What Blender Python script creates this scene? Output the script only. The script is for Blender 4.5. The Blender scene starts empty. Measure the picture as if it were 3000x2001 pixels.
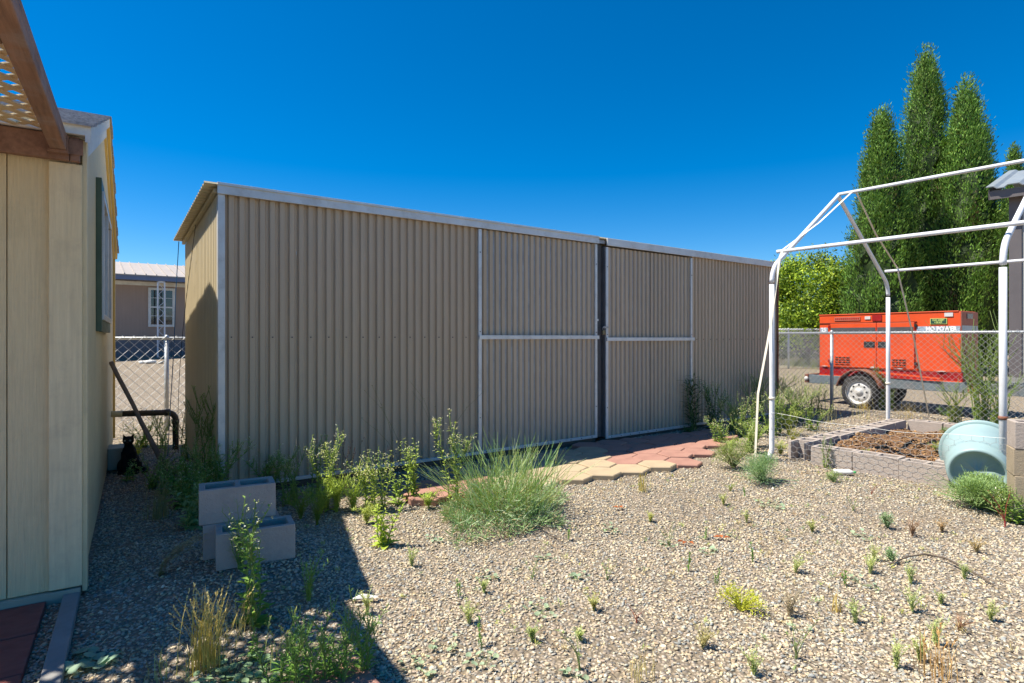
import bpy, math, random
import numpy as np
from mathutils import Vector, Matrix

random.seed(7)
RNG = np.random.default_rng(11)
R = math.radians
sc = bpy.context.scene
COL = sc.collection

# ------------------------------------------------------------------ camera, sky, sun, exposure
F_PX, EYE, HORIZON = 1700.0, 1.3, 988.0          # lens in photograph pixels, eye height, horizon row
cam_data = bpy.data.cameras.new('camera')
cam_data.lens = 36.0 * F_PX / 3000.0
cam_data.sensor_width = 36.0
cam_data.shift_y = -12.5 / 3000.0
cam_data.clip_start = 0.05
cam_data.clip_end = 3000.0
cam = bpy.data.objects.new('camera', cam_data)
COL.objects.link(cam)
cam.location = (0, 0, EYE)
cam.rotation_euler = (R(90), 0, 0)
sc.camera = cam

SUN_SHIFT = Vector((0.58, 0.03, -1.0))            # where light travels per metre of fall
SUN_ELEV = math.atan2(1.0, math.hypot(0.58, 0.03))
world = bpy.data.worlds.new('World')
sc.world = world
world.use_nodes = True
wn = world.node_tree
wn.nodes.clear()
w_out = wn.nodes.new('ShaderNodeOutputWorld')
w_bg = wn.nodes.new('ShaderNodeBackground')
w_sky = wn.nodes.new('ShaderNodeTexSky')
w_sky.sky_type = 'NISHITA'
w_sky.sun_disc = False
w_sky.sun_elevation = SUN_ELEV
w_sky.sun_rotation = math.atan2(-0.58, -0.03)
w_sky.altitude = 1400
w_sky.air_density = 1.0
w_sky.dust_density = 0.2
w_sky.ozone_density = 4.0
w_hsv = wn.nodes.new('ShaderNodeHueSaturation')
w_hsv.inputs['Saturation'].default_value = 1.46
w_bg.inputs['Strength'].default_value = 0.067
wn.links.new(w_sky.outputs['Color'], w_hsv.inputs['Color'])
wn.links.new(w_hsv.outputs['Color'], w_bg.inputs['Color'])
wn.links.new(w_bg.outputs['Background'], w_out.inputs['Surface'])

sun_data = bpy.data.lights.new('sun', 'SUN')
sun_data.energy = 3.75
sun_data.angle = R(0.55)
sun_data.color = (1.0, 0.925, 0.80)
sun = bpy.data.objects.new('sun', sun_data)
COL.objects.link(sun)
sun.rotation_euler = SUN_SHIFT.to_track_quat('-Z', 'Y').to_euler()
sun.location = (-8, 0, 12)

sc.view_settings.view_transform = 'Standard'
sc.view_settings.look = 'None'
sc.view_settings.exposure = 1.22
sc.view_settings.gamma = 1.0
sc.view_settings.use_curve_mapping = False
sc.render.engine = 'CYCLES'
sc.cycles.use_denoising = True
sc.cycles.max_bounces = 8
sc.cycles.diffuse_bounces = 6
sc.cycles.transparent_max_bounces = 12


# ------------------------------------------------------------------ places
def ramp(y, y0):
    d = y - y0
    return 0.0 if d <= 0 else d * d / (d + 2.0)


def ground_z(x, y):
    """The lot rises gently behind the shed and the raised bed."""
    k = 0.036 if x > 0 else (0.060 if x < -4 else 0.036 + 0.024 * (-x / 4))
    hump = .098 * math.exp(-((x + 1.42) ** 2 + (y - 3.22) ** 2) / (2 * .34 ** 2))     # stones heaped under the block stack
    return k * ramp(min(y, 40.0), 7.5) + hump


def ground_at(px, py):
    """Ground point seen at a pixel of the 3000 px photograph."""
    z = 0.0
    for _ in range(12):
        d = F_PX * (EYE - z) / (py - HORIZON)
        x = (px - 1500) / F_PX * d
        z = ground_z(x, d)
    return Vector((x, d, z))


def at_depth(px, py, d):
    return Vector(((px - 1500) / F_PX * d, d, EYE - (py - HORIZON) * d / F_PX))


# ------------------------------------------------------------------ materials
MATS = {}


def new_mat(name):
    m = bpy.data.materials.new(name)
    m.use_nodes = True
    nt = m.node_tree
    bsdf = nt.nodes['Principled BSDF']
    MATS[name] = m
    return m, nt, bsdf


def mix_rgb(nt, fac, a, b, mode='MIX'):
    n = nt.nodes.new('ShaderNodeMix')
    n.data_type = 'RGBA'
    n.blend_type = mode
    if isinstance(fac, (int, float)):
        n.inputs['Factor'].default_value = fac
    else:
        nt.links.new(fac, n.inputs['Factor'])
    for key, v in ((6, a), (7, b)):
        if isinstance(v, (tuple, list)):
            n.inputs[key].default_value = (*v[:3], 1)
        else:
            nt.links.new(v, n.inputs[key])
    return n.outputs[2]


def tex_noise(nt, scale, detail=4.0, rough=0.55, vec=None, stretch=None):
    n = nt.nodes.new('ShaderNodeTexNoise')
    n.inputs['Scale'].default_value = scale
    n.inputs['Detail'].default_value = detail
    n.inputs['Roughness'].default_value = rough
    tc = nt.nodes.new('ShaderNodeTexCoord')
    src = tc.outputs['Object']
    if stretch:
        mp = nt.nodes.new('ShaderNodeMapping')
        mp.inputs['Scale'].default_value = stretch
        nt.links.new(src, mp.inputs['Vector'])
        src = mp.outputs['Vector']
    nt.links.new(src, n.inputs['Vector'])
    return n.outputs['Fac']


def ramp_node(nt, fac, stops):
    r = nt.nodes.new('ShaderNodeValToRGB')
    cr = r.color_ramp
    while len(cr.elements) < len(stops):
        cr.elements.new(0.5)
    for e, (p, c) in zip(cr.elements, stops):
        e.position = p
        e.color = (*c[:3], 1) if isinstance(c, (tuple, list)) else (c, c, c, 1)
    nt.links.new(fac, r.inputs['Fac'])
    return r.outputs['Color']


def add_bump(nt, bsdf, height, strength, dist=0.01):
    b = nt.nodes.new('ShaderNodeBump')
    b.inputs['Strength'].default_value = strength
    b.inputs['Distance'].default_value = dist
    nt.links.new(height, b.inputs['Height'])
    nt.links.new(b.outputs['Normal'], bsdf.inputs['Normal'])


def plain(name, color, rough=0.6, metal=0.0, vary=0.18, scale=6.0, stretch=None, bump=0.0, bscale=80.0,
          bstretch=None, dirt=None, dirt_amt=0.35, dirt_scale=3.0, spec=0.4, bdist=0.004):
    """A paint, wood, metal or plastic with uneven tone, optional stains and fine relief."""
    m, nt, bsdf = new_mat(name)
    lo = tuple(c * (1 - vary) for c in color)
    hi = tuple(min(1.0, c * (1 + vary)) for c in color)
    n = tex_noise(nt, scale, 5, 0.6, stretch=stretch)
    c = ramp_node(nt, n, [(0.3, lo), (0.7, hi)])
    if dirt:
        dn = tex_noise(nt, dirt_scale, 7, 0.7)
        df = ramp_node(nt, dn, [(0.50, 0.0), (0.68, dirt_amt)])
        c = mix_rgb(nt, df, c, dirt)
    nt.links.new(c, bsdf.inputs['Base Color'])
    rn = ramp_node(nt, tex_noise(nt, scale * 2.3, 3), [(0.3, max(0.02, rough - 0.08)), (0.7, min(1, rough + 0.08))])
    nt.links.new(rn, bsdf.inputs['Roughness'])
    bsdf.inputs['Metallic'].default_value = metal
    bsdf.inputs['Specular IOR Level'].default_value = spec
    if bump:
        add_bump(nt, bsdf, tex_noise(nt, bscale, 6, 0.65, stretch=bstretch), bump, bdist)
    return m


def leafy(name, color, trans=0.35, rough=0.55, vary=0.3):
    """Thin plant tissue: colour from the mesh, some light passing through."""
    m, nt, bsdf = new_mat(name)
    at = nt.nodes.new('ShaderNodeAttribute')
    at.attribute_name = 'Col'
    base = mix_rgb(nt, 1.0, at.outputs['Color'], color, 'MULTIPLY')
    nt.links.new(base, bsdf.inputs['Base Color'])
    bsdf.inputs['Roughness'].default_value = rough
    bsdf.inputs['Specular IOR Level'].default_value = 0.25
    tr = nt.nodes.new('ShaderNodeBsdfTranslucent')
    tcol = mix_rgb(nt, 1.0, base, (1.0, 1.0, 0.55), 'MULTIPLY')
    nt.links.new(tcol, tr.inputs['Color'])
    mx = nt.nodes.new('ShaderNodeMixShader')
    mx.inputs['Fac'].default_value = trans
    nt.links.new(bsdf.outputs['BSDF'], mx.inputs[1])
    nt.links.new(tr.outputs['BSDF'], mx.inputs[2])
    nt.links.new(mx.outputs['Shader'], nt.nodes['Material Output'].inputs['Surface'])
    return m


def attr_mat(name, rough=0.8, bump=0.3, bscale=120, grain=0.25):
    m, nt, bsdf = new_mat(name)
    at = nt.nodes.new('ShaderNodeAttribute')
    at.attribute_name = 'Col'
    n = ramp_node(nt, tex_noise(nt, bscale, 4, 0.6), [(0.25, 1 - grain), (0.75, 1 + grain)])
    nt.links.new(mix_rgb(nt, 1.0, at.outputs['Color'], n, 'MULTIPLY'), bsdf.inputs['Base Color'])
    bsdf.inputs['Roughness'].default_value = rough
    bsdf.inputs['Specular IOR Level'].default_value = 0.3
    if bump:
        add_bump(nt, bsdf, tex_noise(nt, bscale, 4, 0.6), bump, 0.003)
    return m


# ground: gravel seen from afar, stones by cells of two sizes
def gravel_sheet(name):
    m, nt, bsdf = new_mat(name)
    tc = nt.nodes.new('ShaderNodeTexCoord')

    def cells(scale):
        v = nt.nodes.new('ShaderNodeTexVoronoi')
        v.inputs['Scale'].default_value = scale
        nt.links.new(tc.outputs['Object'], v.inputs['Vector'])
        return v
    v1, v2 = cells(55.0), cells(9.0)
    sep = nt.nodes.new('ShaderNodeSeparateColor')
    nt.links.new(v1.outputs['Color'], sep.inputs['Color'])
    stone = ramp_node(nt, sep.outputs[0], [(0.0, (.12, .115, .11)), (0.25, (.27, .24, .21)), (0.5, (.42, .34, .26)),
                                           (0.75, (.50, .41, .31)), (1.0, (.62, .55, .46))])
    big = ramp_node(nt, tex_noise(nt, 0.6, 5, 0.6), [(0.3, 0.8), (0.7, 1.12)])
    c = mix_rgb(nt, 1.0, stone, big, 'MULTIPLY')
    gap = ramp_node(nt, v1.outputs['Distance'], [(0.25, 0.0), (0.62, 1.0)])
    c = mix_rgb(nt, gap, c, (.215, .175, .125))
    nt.links.new(c, bsdf.inputs['Base Color'])
    bsdf.inputs['Roughness'].default_value = 0.9
    bsdf.inputs['Specular IOR Level'].default_value = 0.2
    inv = nt.nodes.new('ShaderNodeMath')
    inv.operation = 'SUBTRACT'
    inv.inputs[0].default_value = 1.0
    nt.links.new(v1.outputs['Distance'], inv.inputs[1])
    add_bump(nt, bsdf, inv.outputs[0], 0.8, 0.02)
    return m


M = {}
M['ground'] = gravel_sheet('gravel ground')
M['stone'] = attr_mat('loose gravel stones', 0.85, 0.35, 160, 0.3)
M['chip'] = attr_mat('bark chips', 0.9, 0.3, 200, 0.3)
M['wall_tan'] = plain('taupe painted sheet metal', (.50, .39, .28), 0.5, 0.0, 0.06, 2.0, stretch=(8, 8, .6), spec=0.3,
                      dirt=(.47, .37, .25), dirt_amt=0.25, dirt_scale=2.2)
nt_ = M['wall_tan'].node_tree
oi_ = nt_.nodes.new('ShaderNodeObjectInfo')
link_ = nt_.nodes['Principled BSDF'].inputs['Base Color'].links[0]
src_ = link_.from_socket
nt_.links.new(mix_rgb(nt_, 1.0, src_, ramp_node(nt_, oi_.outputs['Random'], [(0.0, .92), (1.0, 1.05)]), 'MULTIPLY'), nt_.nodes['Principled BSDF'].inputs['Base Color'])
M['wall_cream'] = plain('cream painted sheet metal', (.66, .56, .37), 0.5, 0.0, 0.06, 2.0, stretch=(8, 8, .6), spec=0.3)
M['roof_sheet'] = plain('cream roof sheet metal', (.66, .56, .36), 0.45, 0.0, 0.06, 3.0)
M['alu'] = plain('pale aluminium trim', (.62, .62, .62), 0.42, 0.25, 0.08, 6.0, dirt=(.35, .33, .31), dirt_amt=0.4,
                 dirt_scale=7)
M['galv'] = plain('dull galvanised steel', (.34, .34, .345), 0.5, 0.5, 0.15, 8.0)
M['jamb'] = plain('door edge metal in gap shade tone', (.115, .115, .12), 0.55, 0.3, 0.15, 8.0)  # galvanised metal coloured near black, painting in the shade of the door gap
M['galv_pipe'] = plain('weathered galvanised pipe', (.46, .48, .49), 0.45, 0.55, 0.15, 10.0)
M['wire'] = plain('galvanised wire', (.42, .43, .43), 0.5, 0.4, 0.1, 10.0)
M['dark_metal'] = plain('dark screw metal', (.10, .10, .10), 0.4, 0.6, 0.2, 20.0)
M['skid'] = plain('weathered dark timber', (.105, .080, .062), 0.85, 0, 0.3, 6.0, stretch=(1, 14, 14), bump=0.4,
                  bscale=20, bstretch=(1, 12, 12))
M['siding'] = plain('cream painted wood siding', (.73, .605, .365), 0.62, 0, 0.10, 5.0, stretch=(26, 26, .9), bump=1.0,
                    bscale=22, bstretch=(9, 9, .5), dirt=(.42, .36, .22), dirt_amt=0.25, dirt_scale=4, bdist=0.006)
M['corner_board'] = plain('cream painted corner board', (.74, .63, .40), 0.62, 0, 0.10, 4.0, stretch=(14, 14, .8), bump=0.6,
                          bscale=16, bstretch=(8, 8, .6), dirt=(.42, .35, .24), dirt_amt=0.25, dirt_scale=9, bdist=0.006)
M['white_trim'] = plain('chalky white trim paint', (.70, .69, .64), 0.6, 0, 0.08, 5.0, bump=0.2, bscale=30,
                        bstretch=(1, 1, 1), dirt=(.45, .42, .36), dirt_amt=0.4, dirt_scale=8)
M['yellow_trim'] = plain('yellow ochre rake paint', (.66, .47, .15), 0.55, 0, 0.08, 5.0)
M['green_trim'] = plain('dark green window trim', (.075, .115, .075), 0.5, 0, 0.15, 5.0)
M['skirt_paint'] = plain('grey green skirting paint', (.34, .35, .28), 0.7, 0, 0.12, 5.0, dirt=(.16, .14, .11), dirt_amt=0.5,
                         dirt_scale=6)
M['shingle'] = plain('grey asphalt shingle', (.33, .32, .33), 0.9, 0, 0.35, 60.0, bump=0.5, bscale=160)
M['brown_wood'] = plain('brown stained timber', (.26, .148, .098), 0.7, 0, 0.22, 3.0, stretch=(14, 1.2, 14), bump=0.5,
                        bscale=8, bstretch=(9, 1, 9), dirt=(.12, .055, .03), dirt_amt=0.5, dirt_scale=9)
M['rafter_wood'] = plain('sun bleached brown timber', (.31, .178, .118), 0.75, 0, 0.30, 3.0, stretch=(16, 1.0, 16), bump=0.9,
                         bscale=9, bstretch=(10, .8, 10), dirt=(.38, .33, .32), dirt_amt=0.45, dirt_scale=5, bdist=0.008)
M['lattice'] = plain('tan painted lattice wood', (.68, .55, .33), 0.7, 0, 0.10, 8.0)
M['glass_dark'] = plain('dark window glass', (.02, .025, .03), 0.06, 0, 0.1, 3.0, spec=0.9)
M['paver_red'] = plain('worn red concrete paver', (.37, .195, .150), 0.85, 0, 0.16, 5.0, bump=0.5, bscale=220,
                       dirt=(.30, .19, .14), dirt_amt=0.45, dirt_scale=5)
M['paver_tan'] = plain('worn tan concrete paver', (.44, .345, .225), 0.85, 0, 0.13, 5.0, bump=0.5, bscale=220,
                       dirt=(.36, .27, .15), dirt_amt=0.4, dirt_scale=5)
M['paver_tan_shade'] = plain('worn tan paver in shed shade tone', (.40, .31, .20), 0.85, 0, 0.13, 5.0, bump=0.5, bscale=220)  # duller copy of the tan paver, the shed's shade put into its colour
M['brick_slab'] = plain('dark red patio slab', (.26, .075, .060), 0.8, 0, 0.2, 4.0, stretch=(2, 6, 2), bump=0.4, bscale=160,
                        dirt=(.33, .20, .18), dirt_amt=0.3, dirt_scale=7)
M['edging'] = plain('grey concrete edging', (.26, .255, .245), 0.85, 0, 0.15, 6.0, bump=0.5, bscale=140)
M['block'] = plain('grey concrete block', (.42, .36, .315), 0.92, 0, 0.12, 7.0, bump=1.0, bscale=70, dirt=(.30, .25, .215),
                   dirt_amt=0.4, dirt_scale=6, bdist=0.006)
M['block_tan'] = plain('tan concrete block', (.37, .30, .21), 0.92, 0, 0.14, 7.0, bump=0.9, bscale=110, bdist=0.006)
M['mulch'] = plain('damp brown mulch', (.17, .095, .05), 0.95, 0, 0.4, 30.0, bump=1.0, bscale=45, bdist=0.02)
M['tub'] = plain('faded aqua plastic', (.30, .42, .425), 0.42, 0, 0.07, 3.0, spec=0.4, dirt=(.28, .40, .36), dirt_amt=0.35,
                 dirt_scale=6)
M['pole_white'] = plain('white powder coated tube', (.74, .75, .77), 0.32, 0, 0.05, 4.0, spec=0.5, dirt=(.50, .47, .43),
                        dirt_amt=0.25, dirt_scale=9)
M['strap'] = plain('cream webbing strap', (.74, .69, .58), 0.8, 0, 0.1, 9.0)
M['rust'] = plain('rusty fender steel', (.20, .075, .040), 0.8, 0, 0.35, 9.0, bump=0.4, bscale=70, dirt=(.34, .20, .16),
                  dirt_amt=0.5, dirt_scale=8)
M['orange'] = plain('faded orange enamel', (.72, .085, .018), 0.42, 0, 0.09, 2.5, spec=0.45, dirt=(.52, .11, .05),
                    dirt_amt=0.35, dirt_scale=4)
M['orange_end'] = plain('dull orange with end face shade', (.50, .145, .090), 0.6, 0, 0.12, 5.0, dirt=(.34, .13, .10), dirt_amt=0.5,
                        dirt_scale=7)  # browner, darker orange: shade on the end face painted into the colour
M['deep_red'] = plain('deep red enamel', (.33, .012, .012), 0.45, 0, 0.15, 5.0)
M['frame_blue'] = plain('slate blue frame paint', (.15, .185, .205), 0.55, 0, 0.18, 4.0, dirt=(.22, .15, .12), dirt_amt=0.5,
                        dirt_scale=3)
M['black'] = plain('black plastic', (.018, .018, .019), 0.5, 0, 0.2, 8.0)
M['rubber'] = plain('dusty tyre rubber', (.040, .038, .036), 0.85, 0, 0.3, 10.0, bump=0.3, bscale=60)
M['chrome'] = plain('tarnished chrome rim', (.72, .71, .68), 0.35, 0.15, 0.12, 9.0, dirt=(.32, .26, .20), dirt_amt=0.5,
                    dirt_scale=12)
M['decal_white'] = plain('worn white decal', (.62, .60, .58), 0.6, 0, 0.08, 20.0)
M['decal_plate'] = plain('peeling blue and white decal', (.34, .42, .50), 0.6, 0, 0.4, 45.0, dirt=(.05, .09, .15), dirt_amt=0.9,
                         dirt_scale=30)
M['decal_dark'] = plain('faded charcoal decal', (.075, .078, .082), 0.6, 0, 0.25, 14.0, stretch=(1, 1, 6))
M['decal_green'] = plain('dark green sticker', (.020, .075, .045), 0.5, 0, 0.1, 8.0)
M['letter_lime'] = plain('lime lettering', (.60, .72, .20), 0.6, 0, 0.05, 8.0)
M['letter_white'] = plain('white lettering', (.78, .79, .80), 0.6, 0, 0.05, 8.0)
M['neighbour'] = plain('mauve brown siding paint', (.36, .26, .20), 0.7, 0, 0.06, 2.0, stretch=(10, 10, .5))
M['neighbour_skirt'] = plain('slate skirting paint', (.155, .160, .175), 0.7, 0, 0.08, 2.0, stretch=(10, 10, .5))
M['white_roof'] = plain('white standing seam roof', (.42, .375, .335), 0.5, 0, 0.06, 3.0)
M['gutter_blue'] = plain('slate blue gutter paint', (.13, .17, .28), 0.5, 0, 0.08, 3.0)
M['white_iron'] = plain('white wrought iron', (.66, .68, .72), 0.5, 0, 0.05, 5.0)
M['far_wall'] = plain('pale grey metal wall', (.46, .44, .40), 0.55, 0, 0.05, 2.0, stretch=(8, 8, .5))
M['far_trim'] = plain('charcoal brown metal trim', (.13, .115, .115), 0.5, 0, 0.08, 3.0)
M['far_roof'] = plain('grey blue metal roof', (.30, .335, .35), 0.4, 0.15, 0.08, 3.0)
M['drain'] = plain('dark brown plastic pipe', (.060, .050, .036), 0.45, 0, 0.2, 5.0)
M['drain_paint'] = plain('cream painted pipe end', (.50, .45, .26), 0.55, 0, 0.1, 5.0)
M['stick'] = plain('weathered grey handle wood', (.22, .175, .14), 0.8, 0, 0.2, 5.0, stretch=(1, 1, .2), bump=0.4, bscale=40)
M['fur'] = plain('black cat fur', (.012, .010, .010), 0.75, 0, 0.4, 40.0, bump=0.5, bscale=220, spec=0.25)
M['cat_eye'] = plain('pale green cat eye', (.42, .46, .34), 0.15, 0, 0.1, 20.0, spec=0.8)
M['cat_nose'] = plain('dark cat nose', (.03, .02, .02), 0.5, 0, 0.1, 20.0)
M['bark'] = plain('grey brown bark', (.13, .10, .075), 0.9, 0, 0.3, 10.0, bump=0.7, bscale=30)
M['leaf'] = leafy('green leaf', (1, 1, 1))
M['dry'] = leafy('dry stalk', (1, 1, 1), 0.2, 0.8)
M['cypress'] = leafy('cypress foliage', (1, 1, 1), 0.18, 0.6)
M['cable'] = plain('black cable', (.012, .012, .013), 0.5, 0, 0.1, 6.0)
M['blue_wire'] = plain('blue wire', (.008, .095, .26), 0.5, 0, 0.1, 6.0)
M['plastic_clear'] = plain('cloudy white plastic', (.70, .69, .66), 0.35, 0, 0.08, 9.0)
M['cap_green'] = plain('green plastic cap', (.10, .48, .16), 0.4, 0, 0.1, 9.0)
M['brass'] = plain('tarnished padlock brass', (.16, .13, .08), 0.4, 0.7, 0.2, 20.0)
M['screen'] = plain('grey lamp lens', (.22, .22, .20), 0.3, 0, 0.3, 30.0)


# ------------------------------------------------------------------ mesh helpers
class MB:
    """Collects faces; build() links them as one mesh object."""

    def __init__(self):
        self.v, self.f, self.c, self.m = [], [], [], []
        self.col = (1, 1, 1)
        self.mi = 0
        self.sm = []
        self.smooth = False

    def add(self, verts, faces, col=None):
        b = len(self.v)
        self.v.extend([tuple(p) for p in verts])
        self.c.extend([col or self.col] * len(verts))
        for f in faces:
            self.f.append([i + b for i in f])
            self.m.append(self.mi)
            self.sm.append(self.smooth)
        return self

    def box(self, x0, x1, y0, y1, z0, z1):
        v = [(x, y, z) for z in (z0, z1) for y in (y0, y1) for x in (x0, x1)]
        return self.add(v, [(0, 2, 3, 1), (4, 5, 7, 6), (0, 1, 5, 4), (2, 6, 7, 3), (0, 4, 6, 2), (1, 3, 7, 5)])

    def prism(self, poly, axis, a, b):
        """poly: list of 2-D points; axis 'x','y','z' is the extrusion direction."""
        def put(p, t):
            return {'x': (t, p[0], p[1]), 'y': (p[0], t, p[1]), 'z': (p[0], p[1], t)}[axis]
        n = len(poly)
        v = [put(p, a) for p in poly] + [put(p, b) for p in poly]
        f = [list(range(n))[::-1], list(range(n, 2 * n))]
        f += [(i, (i + 1) % n, n + (i + 1) % n, n + i) for i in range(n)]
        return self.add(v, f)

    def tube(self, pts, rad, seg=8, cap=True, col=None):
        pts = [Vector(p) for p in pts]
        n = len(pts)
        rads = rad if isinstance(rad, (list, tuple)) else [rad] * n
        v, f = [], []
        ref = Vector((0, 0, 1))
        t0 = (pts[1] - pts[0]).normalized()
        if abs(t0.dot(ref)) > 0.95:
            ref = Vector((1, 0, 0))
        side = t0.cross(ref).normalized()
        for i, p in enumerate(pts):
            t = (pts[min(i + 1, n - 1)] - pts[max(i - 1, 0)])
            t = t.normalized() if t.length > 1e-9 else t0
            side = (side - t * side.dot(t))
            side = side.normalized() if side.length > 1e-6 else t.orthogonal().normalized()
            up = t.cross(side)
            for k in range(seg):
                a = 2 * math.pi * k / seg
                v.append(p + (side * math.cos(a) + up * math.sin(a)) * rads[i])
        for i in range(n - 1):
            for k in range(seg):
                k2 = (k + 1) % seg
                f.append((i * seg + k, i * seg + k2, (i + 1) * seg + k2, (i + 1) * seg + k))
        if cap:
            f.append(tuple(range(seg))[::-1])
            f.append(tuple((n - 1) * seg + k for k in range(seg)))
        return self.add(v, f, col)

    def lathe(self, prof, origin, axis, seg=28, a0=0.0, a1=2 * math.pi, close=True):
        """prof: (radius, distance along axis) pairs."""
        axis = Vector(axis).normalized()
        s = axis.orthogonal().normalized()
        u = axis.cross(s)
        o = Vector(origin)
        v, f = [], []
        m = len(prof)
        full = abs(a1 - a0 - 2 * math.pi) < 1e-6
        steps = seg if full else seg + 1
        for i in range(steps):
            a = a0 + (a1 - a0) * i / seg
            for r, h in prof:
                v.append(o + axis * h + (s * math.cos(a) + u * math.sin(a)) * r)
        for i in range(seg):
            j = (i + 1) % steps
            for k in range(m - 1):
                f.append((i * m + k, j * m + k, j * m + k + 1, i * m + k + 1))
        return self.add(v, f)

    def build(self, name, mats, parent=None, smooth=False, bevel=0.0):
        me = bpy.data.meshes.new(name)
        me.from_pydata(self.v, [], self.f)
        if not isinstance(mats, (list, tuple)):
            mats = [mats]
        for m in mats:
            me.materials.append(m)
        me.polygons.foreach_set('material_index', self.m)
        me.polygons.foreach_set('use_smooth', [smooth or s for s in self.sm])
        ca = me.color_attributes.new('Col', 'FLOAT_COLOR', 'POINT')
        arr = np.ones((len(self.v), 4), np.float32)
        arr[:, :3] = np.array(self.c, np.float32).reshape(-1, 3)
        ca.data.foreach_set('color', arr.ravel())
        me.update()
        return link(name, me, parent, bevel)


def link(name, me, parent=None, bevel=0.0):
    o = bpy.data.objects.new(name, me)
    COL.objects.link(o)
    if parent:
        o.parent = parent
    if bevel:
        b = o.modifiers.new('soft edge', 'BEVEL')
        b.width = bevel
        b.segments = 2
        b.limit_method = 'ANGLE'
    return o


def tag(o, label=None, cat=None, group=None, kind=None):
    if label:
        o['label'] = label
    if cat:
        o['category'] = cat
    if group:
        o['group'] = group
    if kind:
        o['kind'] = kind
    return o


def thing(name, label, cat, loc=(0, 0, 0), rz=0.0, group=None, kind=None):
    o = bpy.data.objects.new(name, None)
    o.empty_display_size = 0.1
    COL.objects.link(o)
    o.location = loc
    o.rotation_euler = (0, 0, rz)
    return tag(o, label, cat, group, kind)


def numpy_mesh(name, V, Fc, C, mat, parent=None):
    """V (n,3), faces (m,k), colours (n,3)."""
    me = bpy.data.meshes.new(name)
    n, (m, k) = len(V), Fc.shape
    me.vertices.add(n)
    me.vertices.foreach_set('co', np.ascontiguousarray(V, np.float32).ravel())
    me.loops.add(m * k)
    me.loops.foreach_set('vertex_index', np.ascontiguousarray(Fc, np.int32).ravel())
    me.polygons.add(m)
    me.polygons.foreach_set('loop_start', np.arange(0, m * k, k, dtype=np.int32))
    me.polygons.foreach_set('loop_total', np.full(m, k, np.int32))
    me.materials.append(mat)
    ca = me.color_attributes.new('Col', 'FLOAT_COLOR', 'POINT')
    arr = np.ones((n, 4), np.float32)
    arr[:, :3] = C
    ca.data.foreach_set('color', arr.ravel())
    me.update(calc_edges=True)
    me.validate()
    return link(name, me, parent)


def text_mesh(body, size, mat, parent, name, loc, rx=R(90), rz=0.0, width=1.0, bold=0.0):
    cu = bpy.data.curves.new('lettering', 'FONT')
    cu.body = body
    cu.size = size
    cu.align_x = 'CENTER'
    cu.align_y = 'CENTER'
    cu.offset = bold
    cu.resolution_u = 2
    tmp = bpy.data.objects.new('lettering', cu)
    COL.objects.link(tmp)
    bpy.context.view_layer.update()
    me = bpy.data.meshes.new_from_object(tmp)
    bpy.data.objects.remove(tmp)
    bpy.data.curves.remove(cu)
    me.materials.clear()
    me.materials.append(mat)
    o = link(name, me, parent)
    o.location = loc
    o.rotation_euler = (rx, 0, rz)
    o.scale = (width, 1, 1)
    return o


ORD = ['first', 'second', 'third', 'fourth', 'fifth', 'sixth', 'seventh', 'eighth', 'ninth', 'tenth']

# ------------------------------------------------------------------ ground
SHED_A = R(36.1)
HOUSE_A = R(32.98)
BED_A = R(-51.7)
SHED_O = Vector((-2.37, 4.68, 0))
PATH_A = SHED_A - R(8.2)
PATH_O = SHED_O + Matrix.Rotation(SHED_A, 3, 'Z') @ Vector((1.22, -1.02, 0))
HOUSE_O = Vector((-2.15, 2.90, 0))


def grid_lines(fine, far):
    a = list(np.arange(-fine, fine + .01, 1.0))
    return sorted(set([-far, -300, -120, -60, -35, -22] + [round(v, 3) for v in a] + [22, 35, 60, 120, 300, far]))


gx = grid_lines(14, 1500)
gy = [v for v in grid_lines(14, 1500)]
gx = sorted(set(gx + [round(v, 3) for v in np.arange(-3.2, .4, .2)]))
gy = sorted(set(gy + [16, 18, 20, 26, 30, 40, 50] + [round(v, 3) for v in np.arange(2.0, 4.6, .2)]))
gv = [(x, y, ground_z(x, y)) for y in gy for x in gx]
nx = len(gx)
gf = [(j * nx + i, j * nx + i + 1, (j + 1) * nx + i + 1, (j + 1) * nx + i) for j in range(len(gy) - 1) for i in range(nx - 1)]
ground = MB().add(gv, gf).build('ground', M['ground'], smooth=True)
tag(ground, kind='structure')

PALETTE = np.array([(.43, .355, .26), (.52, .445, .335), (.36, .32, .275), (.27, .26, .25), (.22, .235, .25), (.31, .235, .165),
                    (.40, .32, .265), (.58, .53, .45), (.15, .145, .14), (.41, .375, .30), (.48, .385, .23), (.30, .31, .29)])
PAL_W = np.array([.18, .13, .14, .13, .09, .07, .07, .03, .04, .08, .03, .03])
PAL_W = PAL_W / PAL_W.sum()
ICO_V, ICO_F = None, None


def icosa():
    t = (1 + 5 ** .5) / 2
    v = np.array([(-1, t, 0), (1, t, 0), (-1, -t, 0), (1, -t, 0), (0, -1, t), (0, 1, t), (0, -1, -t), (0, 1, -t),
                  (t, 0, -1), (t, 0, 1), (-t, 0, -1), (-t, 0, 1)], float)
    v /= np.linalg.norm(v[0])
    f = np.array([(0, 11, 5), (0, 5, 1), (0, 1, 7), (0, 7, 10), (0, 10, 11), (1, 5, 9), (5, 11, 4), (11, 10, 2), (10, 7, 6),
                  (7, 1, 8), (3, 9, 4), (3, 4, 2), (3, 2, 6), (3, 6, 8), (3, 8, 9), (4, 9, 5), (2, 4, 11), (6, 2, 10), (8, 6, 7),
                  (9, 8, 1)])
    return v, f


ICO_V, ICO_F = icosa()


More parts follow.
